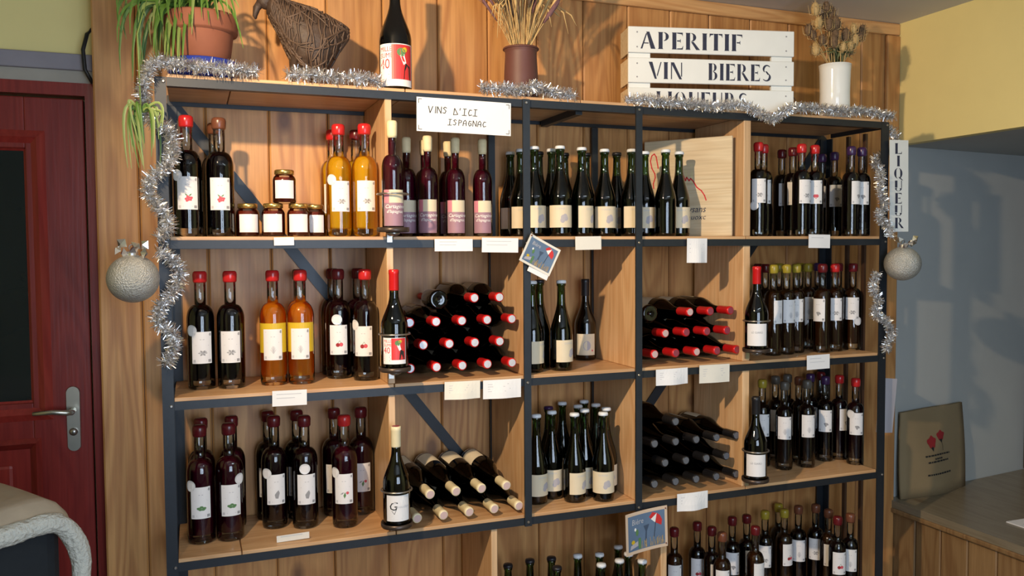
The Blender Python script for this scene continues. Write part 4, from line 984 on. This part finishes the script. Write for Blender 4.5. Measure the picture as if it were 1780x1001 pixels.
# woven hen
hen = thing('wicker_hen', 'dark woven wicker hen standing on top of the shelves', 'figurine', (0.44, 0.135, ZS))
secs = [(-0.128, 0.276, 0.222, 0.018), (-0.112, 0.280, 0.196, 0.028), (-0.092, 0.276, 0.158, 0.040), (-0.068, 0.264, 0.104, 0.056), (-0.038, 0.256, 0.060, 0.070), (0.0, 0.248, 0.034, 0.078),
        (0.036, 0.238, 0.042, 0.072), (0.064, 0.222, 0.086, 0.056), (0.090, 0.212, 0.130, 0.038), (0.112, 0.200, 0.160, 0.018), (0.118, 0.194, 0.172, 0.008)]
NS = 20; vs = []; fs = []
def hen_pt(si, a, k=1.0):
    i = min(int(si), len(secs) - 2); f_ = si - i; A_, B_ = secs[i], secs[i+1]; x, zt, zl, hw = [A_[j]*(1-f_) + B_[j]*f_ for j in range(4)]
    zc = (zt + zl)/2; hz = (zt - zl)/2; return Vector((x, hw*k*math.cos(a), zc + hz*k*math.sin(a)))
for i in range(len(secs)):
    for j in range(NS): vs.append(hen_pt(i, 2*PI*j/NS))
for i in range(len(secs) - 1):
    for j in range(NS): fs.append((i*NS+j, i*NS+(j+1)%NS, (i+1)*NS+(j+1)%NS, (i+1)*NS+j))
fs += [tuple(range(NS))[::-1], tuple((len(secs)-1)*NS + j for j in range(NS))]
q = MB(); q.add(vs, fs); build(q, 'body', 'wicker', hen, True)
q = MB(); q.sphere((-0.130, 0, 0.262), 0.027, 0.021, 0.028, 14, 10); build(q, 'head', 'wicker', hen, True)
q = MB(); q.tube([(-0.145, 0, 0.252), (-0.157, 0, 0.235), (-0.162, 0, 0.212), (-0.160, 0, 0.203)], [0.013, 0.011, 0.007, 0.003], 10); build(q, 'beak', 'wicker', hen, True)
q = MB()
for k in range(5): q.sphere((-0.128 + 0.014*(k-2)*0.9, 0, 0.291 + 0.006*math.sin(k*PI/4)), 0.008, 0.005, 0.011, 8, 6)
build(q, 'comb', 'wicker', hen, True)
for sy in (-1, 1):
    q = MB(); q.tube([(-0.052, 0.022*sy, 0.095), (-0.050, 0.024*sy, 0.03), (-0.050, 0.024*sy, 0.0)], [0.012, 0.010, 0.014], 8); build(q, 'leg', 'wicker', hen, True)
q = MB()
for k in range(90):
    s0 = random.uniform(0.2, 8.6); a0 = random.uniform(0, 2*PI); ln = random.uniform(1.2, 3.2); tw = random.uniform(-0.9, 0.9)
    q.tube([hen_pt(min(9.6, s0 + ln*i/7), a0 + tw*i/7, 1.03) for i in range(8)], random.uniform(0.0022, 0.0038), 5)
for k in range(44):
    s0 = 0.4 + 9.0*k/44; a0 = random.uniform(0, 2*PI); q.tube([hen_pt(s0 + 0.12*math.sin(i*1.9), a0 + PI*1.2*i/14, 1.035) for i in range(15)], 0.0026, 5)
build(q, 'woven_strands', 'wicker_light', hen, True)

# brown vase with dried grasses
v = thing('brown_vase', 'brown earthenware vase on top of the shelves', 'vase', (1.118, 0.10, ZS))
q = MB(); q.lathe([(0, 0), (0.056, 0), (0.058, 0.004), (0.056, 0.09), (0.052, 0.155), (0.053, 0.163), (0.058, 0.170), (0.058, 0.175), (0.052, 0.175), (0.048, 0.160), (0.050, 0.02), (0, 0.02)], 32); build(q, 'vase_body', 'vase_brown', v, True)
q = MB(); q.torus((0, 0, 0.171), 0.0575, 0.0030); build(q, 'rim', 'vase_brown', v, True)
dg = thing('dried_grasses', 'bunch of dried wheat and mauve grasses in the brown vase', 'dried flowers', (1.118, 0.10, ZS + 0.022))
for i in range(74):
    a = random.uniform(0, 2*PI); s = random.uniform(0.2, 1.0); tx, ty = 0.15*s*math.cos(a), 0.085*s*math.sin(a) - 0.015
    zt_ = random.uniform(0.27, 0.44); q = MB(); p0 = (0.02*math.cos(a), 0.02*math.sin(a), 0.0); p1 = (0.028*math.cos(a), 0.028*math.sin(a), 0.15); p2 = (tx*0.6, ty*0.6, zt_*0.78); p3 = (tx, ty, zt_)
    q.tube([p0, p1, p2, p3], 0.0014, 5); st = build(q, 'stalk', 'dry_straw', dg, True)
    q = MB(); d = (Vector(p3) - Vector(p2)).normalized(); big = random.random()
    q.tube([Vector(p3) - d*0.05, Vector(p3) - d*0.02, Vector(p3) + d*0.03, Vector(p3) + d*0.05], [0.0015, 0.004 + 0.005*big, 0.005 + 0.003*big, 0.001], 7)
    for k in range(12):
        dd = (d + Vector((random.uniform(-.5, .5), random.uniform(-.5, .5), random.uniform(-.2, .3)))).normalized(); b0 = Vector(p3) + d*random.uniform(-.03, .03)
        q.tube([b0, b0 + dd*random.uniform(0.03, 0.06)], [0.0009, 0.0003], 4)
    build(q, 'seed_head', random.choice(['dry_straw', 'dry_brown', 'dry_mauve', 'dry_brown', 'dry_mauve']), st, True)
for i, (x, y, z) in enumerate([(-0.115, -0.05, 0.20), (-0.105, -0.06, 0.165), (-0.12, -0.04, 0.225), (-0.085, -0.03, 0.19), (0.15, -0.05, 0.20), (0.19, -0.03, 0.235), (0.085, -0.06, 0.215), (0.13, -0.03, 0.26)]):
    q = MB(); a = math.atan2(y, x); q.tube([(0.02*math.cos(a), 0.02*math.sin(a), 0.0), (0.035*math.cos(a), 0.035*math.sin(a), 0.165), (x*0.55, y*0.55, 0.31), (x*0.9, y*0.9, 0.27), (x, y, z)], [0.0014, 0.0014, 0.0014, 0.0028, 0.0006], 5)
    build(q, 'drooping_ear', 'dry_straw', dg, True)

# white painted crate with stencilled lettering
cr = thing('crate_sign', 'white painted wooden crate lettered aperitif vin bieres liqueurs on the shelves', 'crate', (1.556, 0.170, ZS), (0, 0, -0.2217))
CL = 0.628
slz = [(0.210, 0.302), (0.104, 0.192), (0.0, 0.086)]
for zi, (z0, z1) in enumerate(slz):
    q = MB(); q.box(0, CL, -0.010, 0, z0, z1); s = bevel(build(q, 'slat', 'painted_white', cr), 0.002, 1)
    if zi == 0: words = [('APERITIF', 0.045, 0.385)]
    elif zi == 1: words = [('VIN', 0.075, 0.128), ('BIERES', 0.300, 0.240)]
    else: words = [('LIQUEURS', 0.105, 0.345)]
    for wd, x, width in words:
        P = Print(); g, w_ = stencil_text(wd); P.put(g, x, z0 + 0.014, width / w_, 0.060)
        obj('lettering', P.sheet('lettering', ['ink_navy'], lambda a, b: -0.0102), s)
for x in (0.004, CL - 0.084):
    q = MB(); q.box(x, x + 0.080, 0.0005, 0.012, 0.002, 0.300); build(q, 'upright_board', 'painted_white', cr)
for x in (0.004, CL - 0.014):
    for z0, z1 in slz:
        q = MB(); q.box(x, x + 0.010, 0.0125, 0.105, z0, z1); build(q, 'end_slat', 'crate_board', cr)
for x in (0.012, CL - 0.012):
    for z0, z1 in slz:
        for zz in (z0 + 0.02, z1 - 0.02):
            q = MB(); q.lathe([(0.0028, 0), (0.0028, 0.0015), (0, 0.002)], 8); build(q, 'nail', 'ink_grey', cr, False, (x + (0.02 if x < 0.3 else -0.02), -0.0102, zz), (PI/2, 0, 0))
q = MB(); q.tube([(CL + 0.002, 0.03, 0.10), (CL + 0.02, 0.02, 0.06), (CL + 0.028, 0.02, 0.02), (CL + 0.024, 0.024, 0.004)], 0.0012, 5); q.tube([(CL + 0.002, 0.03, 0.10), (CL + 0.010, 0.02, 0.05), (CL + 0.012, 0.02, 0.004)], 0.0012, 5)
build(q, 'string', 'black_cable', cr)
# white vase with dried teasels
v = thing('white_vase', 'glossy white vase at the right end on top of the shelves', 'vase', (2.412, 0.085, ZS))
q = MB(); q.lathe([(0, 0), (0.054, 0), (0.057, 0.004), (0.055, 0.10), (0.057, 0.185), (0.060, 0.208), (0.0575, 0.2085), (0.053, 0.185), (0.050, 0.02), (0, 0.02)], 36); build(q, 'vase_body', 'vase_white', v, True)
q = MB(); q.torus((0, 0, 0.2085), 0.0588, 0.0016); build(q, 'rim', 'vase_white', v, True)
te = thing('dried_teasels', 'bunch of dried brown teasels in the white vase', 'dried flowers', (2.412, 0.085, ZS + 0.022))
heads = [(-0.115, -0.02, 0.385), (-0.055, -0.01, 0.40), (-0.02, 0.0, 0.385), (0.0, 0.02, 0.32), (-0.10, -0.02, 0.335), (-0.105, 0.0, 0.295), (-0.06, -0.03, 0.33), (0.03, -0.02, 0.30), (0.075, -0.02, 0.285), (0.12, 0.0, 0.315), (0.055, 0.01, 0.265), (-0.03, -0.03, 0.29), (-0.075, 0.02, 0.25), (0.09, 0.02, 0.26), (-0.09, -0.03, 0.27), (-0.045, -0.04, 0.265), (0.0, -0.04, 0.25), (0.02, 0.01, 0.345), (-0.05, 0.01, 0.36), (-0.02, -0.02, 0.34), (0.06, -0.03, 0.325), (0.10, -0.02, 0.30), (0.14, 0.01, 0.335), (-0.12, 0.01, 0.315), (0.035, -0.04, 0.255)]
for i, (x, y, z) in enumerate(heads):
    a = math.atan2(y, x); q = MB(); q.tube([(0.02*math.cos(a), 0.02*math.sin(a), 0), (0.030*math.cos(a), 0.030*math.sin(a), 0.19), (x*0.7, y*0.7, 0.19 + (z - 0.19)*0.6), (x, y, z)], 0.0018, 5); st = build(q, 'stem', 'dry_straw', te, True)
    q = MB(); r = random.uniform(0.012, 0.018); q.sphere((x, y, z), r, r, r*1.6, 10, 7)
    for k in range(46):
        u = random.uniform(-1, 1); b = random.uniform(0, 2*PI); s_ = math.sqrt(1 - u*u); nn = Vector((s_*math.cos(b), s_*math.sin(b), u*0.8)); p = Vector((x + r*s_*math.cos(b), y + r*s_*math.sin(b), z + r*1.6*u)); q.tube([p, p + nn*0.010], [0.0012, 0.0002], 3, cap=False)
    hd = build(q, 'seed_head', 'dry_brown' if i % 4 else 'dry_straw', st)
    q = MB()
    for k in range(5): b = 2*PI*k/5 + i; q.tube([(x, y, z - r*1.5), (x + 0.02*math.cos(b), y + 0.02*math.sin(b), z - r*1.2), (x + 0.026*math.cos(b), y + 0.026*math.sin(b), z + r)], [0.001, 0.0012, 0.0003], 4)
    build(q, 'bracts', 'dry_straw', st)
for i in range(26):
    a = random.uniform(0, 2*PI); leaf(te, (0.02*math.cos(a), 0.02*math.sin(a), 0.17), (0.04*math.cos(a), 0.03*math.sin(a), 0.26), (random.uniform(-.09, .07), random.uniform(-.05, .03), random.uniform(.20, .30)), 0.007, 'dry_green')

# ------------------------------------------------------------------ wooden board leaning inside the top middle bay
bd = thing('leaning_board', 'pale wooden crate board with red scrawl and the word Paysans in top middle bay', 'board', (1.712, 0.313, Z1 + BT + 0.001), (0, 0, -math.atan2(0.272, 0.213)))
BL = math.hypot(0.208, 0.266)
q = MB(); q.box(0, BL, -0.012, 0, 0, 0.362); bevel(build(q, 'panel', 'crate_board', bd), 0.002, 1)
P = Print(); k = BL
def sx(px): return (px - 1117) / 173.0
def XY(px, py):     # along the board, perspective-corrected towards the near end
    u = sx(px); return (BL * u * 1.0, 0.362 * (412 - py) / (160 + 12*u))
red = [[(1137, 330), (1136, 322), (1140, 312), (1139, 305), (1133, 296), (1130, 284), (1133, 275), (1138, 272), (1142, 277), (1146, 296)], [(1183, 290), (1187, 283), (1184, 275)],
       [(1186, 304), (1189, 317), (1190, 306), (1195, 319), (1196, 307), (1201, 317), (1203, 311), (1208, 317), (1211, 313), (1217, 319), (1223, 328), (1232, 334), (1238, 342), (1241, 350)]]
pn = bd.children[0]
for n_, st in zip(('red_scrawl', 'red_loop', 'red_zigzag'), red):
    P = Print(); P.line([XY(a, b) for a, b in st], 0.0045, 0); obj('red_scrawl', P.sheet(n_, ['ink_red'], lambda a, b: -0.0121), pn)
for wd, px0, px1, py, hh in (('Paysans', 1190, 1241, 371, 0.034), ("d'auoxc", 1194, 1241, 383, 0.026)):
    g = text_print(wd, 1.0, 0.28); wm = max(a for pts, _ in g.p for a, b in pts)
    P = Print(); P.put(g, BL*sx(px0), XY(px0, py)[1], BL*(px1 - px0)/173.0/wm, hh); obj('stamped_word', P.sheet('stamped_word', ['ink_navy'], lambda a, b: -0.0121), pn)

# ------------------------------------------------------------------ tinsel
def smooth_path(pts, n=8):
    pts = [Vector(p) for p in pts]; out = []
    for i in range(len(pts) - 1):
        p0, p1, p2, p3 = pts[max(i-1, 0)], pts[i], pts[i+1], pts[min(i+2, len(pts)-1)]
        for k in range(n):
            t_ = k / n; out.append(0.5*((2*p1) + (p2-p0)*t_ + (2*p0-5*p1+4*p2-p3)*t_*t_ + (3*p1-p0-3*p2+p3)*t_**3))
    return out + [pts[-1]]
def tinsel(label, pts, r=0.030, dens=6500):
    t = thing('tinsel_garland', label, 'tinsel', pts[0], group='silver tinsel on the shelving'); o0 = Vector(pts[0])
    path = [p - o0 for p in smooth_path(pts)]
    q = MB(); q.tube(path, 0.0022, 6); build(q, 'core_wire', 'foil_dark', t)
    q = MB(); L_ = [(path[i+1] - path[i]).length for i in range(len(path) - 1)]
    for i, ln in enumerate(L_):
        d = (path[i+1] - path[i]).normalized()
        for k in range(max(1, int(dens * ln))):
            p = path[i] + (path[i+1] - path[i]) * random.random()
            u = Vector((random.gauss(0, 1), random.gauss(0, 1), random.gauss(0, 1))); u -= d * u.dot(d) * 0.6; u.normalize()
            s = u.cross(Vector((random.gauss(0, 1), random.gauss(0, 1), random.gauss(0, 1)))).normalized() * random.uniform(0.0007, 0.0013)
            e = p + u * r * random.uniform(0.45, 1.0); md_ = (p + e) / 2 + Vector((random.gauss(0, 1), random.gauss(0, 1), random.gauss(0, 1))) * 0.002
            q.add([p - s, p + s, md_ + s, e + s*0.6, e - s*0.6, md_ - s], [(0, 1, 2, 5), (5, 2, 3, 4)])
    f = build(q, 'foil_fringe', 'foil', t); f['kind'] = 'stuff'
zt = ZS + 0.018
tinsel('silver tinsel winding from the top left corner down the left post', [(0.27, -0.002, zt + 0.003), (0.20, -0.018, zt), (0.12, -0.020, zt + 0.002), (0.05, -0.022, zt + 0.004), (0.005, -0.03, zt + 0.004), (-0.022, -0.022, 1.955), (-0.03, 0.0, 1.90), (-0.015, -0.028, 1.855), (0.03, -0.03, 1.835),
   (0.045, -0.02, 1.79), (0.030, -0.028, 1.735), (-0.015, -0.028, 1.695), (-0.02, -0.02, 1.655), (0.02, -0.026, 1.60), (0.028, -0.028, 1.565), (0.0, -0.03, 1.535)])
tinsel('silver tinsel twisting down the left post beside the bauble', [(0.0, -0.035, 1.50), (0.030, -0.03, 1.485), (0.052, -0.02, 1.44), (0.035, -0.028, 1.39), (0.0, -0.03, 1.345), (-0.005, -0.025, 1.305), (0.035, -0.026, 1.27), (0.030, -0.028, 1.225), (0.010, -0.028, 1.19)])
tinsel('silver tinsel lying in front of the wicker hen', [(0.355, 0.010, zt), (0.42, 0.0, zt + 0.004), (0.50, 0.008, zt), (0.57, 0.0, zt + 0.004), (0.625, 0.010, zt - 0.004)], 0.032)
tinsel('silver tinsel lying around the brown vase', [(0.945, 0.010, zt), (1.01, -0.002, zt), (1.08, 0.012, zt), (1.115, -0.012, zt + 0.012), (1.15, 0.004, zt + 0.008), (1.20, 0.010, zt), (1.27, 0.004, zt - 0.006)], 0.030)
tinsel('silver tinsel in front of the crate and the white vase along the right top', [(1.46, 0.012, zt - 0.010), (1.53, -0.012, zt - 0.006), (1.60, -0.012, zt - 0.012), (1.70, -0.010, zt - 0.010), (1.80, -0.010, zt - 0.014), (1.88, -0.012, zt - 0.004), (1.93, -0.030, zt - 0.012), (1.98, -0.045, zt - 0.040), (2.03, -0.045, zt - 0.050), (2.08, -0.03, zt - 0.02),
   (2.14, -0.008, zt), (2.25, -0.006, zt + 0.004), (2.36, -0.006, zt + 0.002), (2.46, -0.004, zt + 0.006), (2.55, -0.004, zt), (2.605, -0.015, zt - 0.01)], 0.027)
tinsel('silver tinsel winding down the right post behind the liqueur sign', [(2.612, 0.02, 1.96), (2.63, 0.0, 1.93), (2.645, 0.03, 1.88), (2.58, 0.045, 1.84), (2.545, -0.018, 1.78), (2.54, -0.022, 1.72), (2.56, -0.022, 1.66), (2.53, -0.026, 1.62), (2.57, -0.028, 1.58), (2.585, -0.03, 1.54)], 0.027)
tinsel('silver tinsel winding down the right post below the bauble', [(2.53, -0.022, 1.40), (2.512, -0.02, 1.345), (2.535, -0.024, 1.29), (2.515, -0.024, 1.245), (2.575, -0.026, 1.215), (2.60, -0.028, 1.165), (2.575, -0.026, 1.12), (2.585, -0.026, 1.095)], 0.026)

def bauble(x, y, z, label):
    t = thing('bauble', label, 'bauble', (x, y, z), group='glitter baubles on the posts')
    q = MB(); q.sphere((0, 0, 0), 0.066, 0.066, 0.064, 32, 22); build(q, 'ball', 'bauble_glitter', t, True)
    q = MB(); q.lathe([(0.014, 0.058), (0.014, 0.072), (0.008, 0.075), (0, 0.075)], 14); build(q, 'cap', 'foil', t)
    q = MB(); q.torus((0, 0, 0.083), 0.008, 0.0012, 16, 6, 0, Euler((PI/2, 0, 0))); build(q, 'hanging_loop', 'foil_dark', t)
    q = MB()
    for k in range(7):
        a = 2*PI*k/7 + 0.4; c = Vector((0.034*math.cos(a), -0.018 + 0.022*math.sin(a), 0.080 + 0.014*math.sin(a*2 + x)))
        R3 = Euler((random.uniform(0, 3), random.uniform(0, 3), random.uniform(0, 3))).to_matrix(); hh = 0.011
        vs = [c + R3 @ Vector(v3) for v3 in ((-hh, -hh, 0), (hh, -hh, 0), (hh, hh, 0), (-hh, hh, 0), (0, 0, hh*0.9), (0, 0, -hh*0.9))]
        q.add(vs, [(0,1,4),(1,2,4),(2,3,4),(3,0,4),(1,0,5),(2,1,5),(3,2,5),(0,3,5)])
    build(q, 'foil_bow', 'foil', t)
bauble(-0.062, -0.062, 1.428, 'silver glitter bauble hanging from the left post')
bauble(2.600, -0.075, 1.436, 'silver glitter bauble hanging below the liqueur sign on the right post')

# ------------------------------------------------------------------ papers
def sheet_obj(name, w, h, fn, mat, parent, n=10, th=0.0008):
    vs = []; fs = []
    for s in (0, 1):
        for j in (0, 1, 2, 3):
            for i in range(n + 1): a = w*i/n; b = -h + h*j/3; vs.append((a, fn(a, b) + s*th, b))
    m_ = 4*(n+1)
    for j in range(3):
        for i in range(n):
            a = j*(n+1) + i; fs.append((a, a+1, a+n+2, a+n+1)); fs.append((m_+a, m_+a+n+1, m_+a+n+2, m_+a+1))
    for i in range(n): fs.append((i, m_+i, m_+i+1, i+1)); a = 3*(n+1)+i; fs.append((a, a+1, m_+a+1, m_+a))
    for j in range(3): a = j*(n+1); fs.append((a, a+n+1, m_+a+n+1, m_+a)); a += n; fs.append((a, m_+a, m_+a+n+1, a+n+1))
    q = MB(); q.add(vs, fs); return build(q, name, mat, parent)
def paper(name, label, cat, x, z, w, h, curve=0.0, tilt=0.0, y=-0.010, mat='paper_cream', lines=3, group='price cards on the shelf edges', slant=0.0):
    t = thing(name, label, cat, (x, y, z), (0, tilt, 0), group); fn = lambda a, b: -curve * (1 - math.cos(2*PI*a/w)) * 0.5 * min(1, -b/h + 0.2) + slant * b
    s = sheet_obj('paper', w, h, fn, mat, t)
    P = Print()
    for k in range(lines):
        zz = -h*(0.25 + 0.5*k/max(1, lines)); P.rect(w*0.12, zz, w*(0.55 + 0.3*random.random()), zz + 0.0016, 0)
    obj('printed_lines', P.sheet('printed_lines', ['ink_pale'], fn), s)
    return t
PC = [(0.307, 1.538, 0.056, 0.023, 0, 'tiny white price tag under the jam jars', 1), (0.785, 1.533, 0.123, 0.038, 0, 'white price card under the cork-stoppered bottles', 2), (0.939, 1.537, 0.123, 0.046, 0, 'white price card on top shelf, left of the first black post', 2),
      (1.263, 1.540, 0.095, 0.044, 0, 'white price card under the green bottles between the black posts', 0), (1.690, 1.534, 0.082, 0.085, 0.012, 'hanging white paper slip under the board marked Paysans', 3), (2.214, 1.548, 0.099, 0.050, 0.002, 'white price card under the top right bay', 1),
      (0.294, 1.094, 0.098, 0.045, 0, 'white price card under the amber bottles', 2), (0.812, 1.088, 0.117, 0.056, 0.010, 'printed card with small arrow, left of two under middle left stack', 4), (0.939, 1.085, 0.129, 0.060, 0.008, 'printed card with small arrow, right of two under middle left stack', 4),
      (1.567, 1.083, 0.127, 0.056, 0.012, 'curling printed card, left of two under the middle right stack', 4), (1.743, 1.088, 0.126, 0.064, 0.004, 'printed card with green marks, right of two under middle right stack', 4), (2.211, 1.098, 0.106, 0.054, 0, 'white price card under the middle right bay', 2),
      (1.653, 0.640, 0.126, 0.062, 0.014, 'curling white card under the lower right stack', 3)]
for x, z, w, h, c, lb, n in PC: paper('price_card', lb, 'price card', x, z, w, h, c, random.uniform(-0.02, 0.02), -0.0095 - c*0.1, random.choice(['paper_cream', 'paper', 'paper_cream']) if x > 0.6 else 'paper', n)
paper('price_strip', 'narrow white strip standing on the lower shelf before dark liqueur bottles', 'price card', 0.302, 0.6525, 0.095, 0.0195, 0, -0.02, 0.035, 'paper_cream', 1)
sg = paper('paper_sign', "white handwritten sign reading VINS D'ICI ISPAGNAC under the top rail", 'sign', 0.733, 1.964, 0.306, 0.103, 0.003, 0.01, -0.0105, 'paper', 0, None)
hf = lambda a, b: -0.003*(1-math.cos(2*PI*a/0.306))*0.5*min(1, -b/0.103+0.2)
P = Print(); g, w_ = hand(list('VINS')); P.put(g, 0.035, -0.046, 0.0225, 0.020, 0, 0.1); obj('handwritten_word', P.sheet('handwritten_word', ['ink_black'], hf), sg.children[0])
P = Print(); g, w_ = hand(['D', "'", '_I', 'C', '_I']); P.put(g, 0.116, -0.048, 0.0225, 0.020, 0, 0.1); obj('handwritten_word', P.sheet('handwritten_word', ['ink_black'], hf), sg.children[0])
P = Print(); g, w_ = hand(['_I'] + list('SPAGNAC')); P.put(g, 0.098, -0.080, 0.0205, 0.0175, 0, 0.1); obj('handwritten_word', P.sheet('handwritten_word', ['ink_black'], hf), sg.children[0])
for cx, cz in ((0.006, -0.006), (0.300, -0.006), (0.300, -0.097), (0.006, -0.097)):
    sx_ = 1 if cx < 0.1 else -1; sz_ = -1 if cz > -0.05 else 1; P = Print(); P.line([(cx, cz + sz_*0.012), (cx, cz), (cx + sx_*0.010, cz)], 0.0018, 0); obj('corner_mark', P.sheet('corner_mark', ['ink_black'], hf), sg.children[0])
lq = paper('vertical_sign', 'tall white sign with the word LIQUEUR lettered downwards on right post', 'sign', 2.590, 1.909, 0.094, 0.352, 0.0, -0.02, -0.013, 'painted_white', 0, None)
P = Print(); zz = -0.012
for c_ in 'LIQUEUR':
    g, w_ = stencil(c_); hh = 0.041; P.put(g, 0.045 - 0.5*w_*hh*1.4 + (0.004 if c_ == 'R' else 0), zz - hh, hh*1.4, hh); zz -= hh + (0.0065 if c_ != 'Q' else 0.007)
obj('lettering', P.sheet('lettering', ['ink_navy'], None), lq.children[0])
paper('hanging_paper', 'pale grey paper sheet hanging on the right post behind the kraft bag', 'paper', 2.606, 0.985, 0.085, 0.215, 0.006, 0.10, 0.030, 'paper_lilac', 0, None)

def picture_card(label, x, z, w, h, tilt, curve, y, strip=False):
    t = thing('picture_card', label, 'card', (x, y, z), (0, tilt, 0), group='beach picture cards')
    fn = lambda a, b: -curve * (1 - a/w)**2
    s = sheet_obj('card', w, h, fn, 'card_border' if not strip else 'paper_cream', t)
    U = lambda u, v: (u*w, -h + v*h); bl = Print(); n = 10
    for i in range(n): bl.poly([U(.06+.88*i/n, .08), U(.06+.88*(i+1)/n, .08), U(.06+.88*(i+1)/n, .92), U(.06+.88*i/n, .92)], 0)
    pic = obj('picture', bl.sheet('picture', ['card_blue'], fn, 0.0005), s)
    P = Print()
    P.poly([U(.58,.80), U(.66,.90), U(.76,.86), U(.62,.74)], 0); P.poly([U(.62,.74), U(.76,.86), U(.72,.64)], 1); P.poly([U(.76,.86), U(.72,.64), U(.86,.55), U(.88,.68), U(.83,.80)], 0)
    P.line([U(.73,.66), U(.69,.30)], w*0.012, 2); P.poly([U(.44,.62), U(.58,.64), U(.52,.48), U(.51,.18), U(.46,.18), U(.49,.48)], 3)
    for k in range(34): u = .34 + .58*random.random(); P.line([U(u, .10), U(u + random.uniform(-.03, .03), .16 + .16*random.random())], w*0.010, 4)
    P.disc(U(.28,.50)[0], U(.28,.50)[1], w*.035, h*.08, 5); P.disc(U(.24,.58)[0], U(.24,.58)[1], w*.025, h*.04, 1); P.disc(U(.18,.29)[0], U(.18,.29)[1], w*.045, h*.05, 6)
    P.poly([U(.10,.12), U(.30,.18), U(.30,.30), U(.12,.22)], 7); P.rect(U(.31,.10)[0], U(.31,.10)[1], U(.37,.10)[0], U(.36,.36)[1], 5)
    tp = text_print('Bière', h*0.17, 0.1); P.put(tp, *U(.15, .70), 1.0, 1.1, 8)
    obj('picture_print', P.sheet('picture_print', ['label_red', 'ink_white', 'ink_black', 'card_blue_deep', 'card_sand', 'ink_green', 'label_yellow', 'paper_lilac', 'ink_pale'], lambda a, b: fn(a, b) - 0.0006, 0.0002), pic)
    for u, v in ((.96, .94), (.96, .08)) if not strip else ((.04, .95),):
        q = MB(); a, b = U(u, v); q.sphere((a, fn(a, b) - 0.002, b), 0.0028, None, None, 8, 6); build(q, 'pin', 'wax_brown', t)
    if strip:
        q = MB(); q.box(0.045, w - 0.002, 0.0015, 0.0025, -h - 0.016, -h + 0.004); build(q, 'price_slip', 'paper', t)
    return t
picture_card('tilted beach picture card with red parasol on the first black post', 1.096, 1.550, 0.122, 0.094, 0.46, 0.012, -0.022, True)
picture_card('curved beach picture card with red parasol pinned above the bottom shelf', 1.430, 0.602, 0.180, 0.144, -0.03, 0.030, -0.014)

# ------------------------------------------------------------------ ceiling lamps (out of frame)
lp = thing('pendant_lamp', 'small metal halogen pendant hanging from the ceiling left of the shelves', 'lamp', tuple(LAMP))
q = MB(); q.tube([(0, 0, 0.06), (0, 0, 0.105)], 0.003, 6); build(q, 'cord', 'black_cable', lp)
q = MB(); q.lathe([(0.016, 0.034), (0.018, 0.065), (0.006, 0.07), (0, 0.07)], 16); build(q, 'socket', 'lamp_metal', lp, True)
q = MB(); q.lathe([(0.045, 0.1085), (0.045, 0.100), (0.01, 0.095), (0, 0.095)], 20); build(q, 'ceiling_rose', 'lamp_metal', lp)
tl = thing('tube_lamp', 'fluorescent tube fitting on the ceiling in front of the shelves', 'lamp', (1.7, -1.9, 2.47))
q = MB(); q.box(-0.60, 0.60, -0.045, 0.045, -0.055, -0.001); bevel(build(q, 'housing', 'window_white', tl), 0.008)
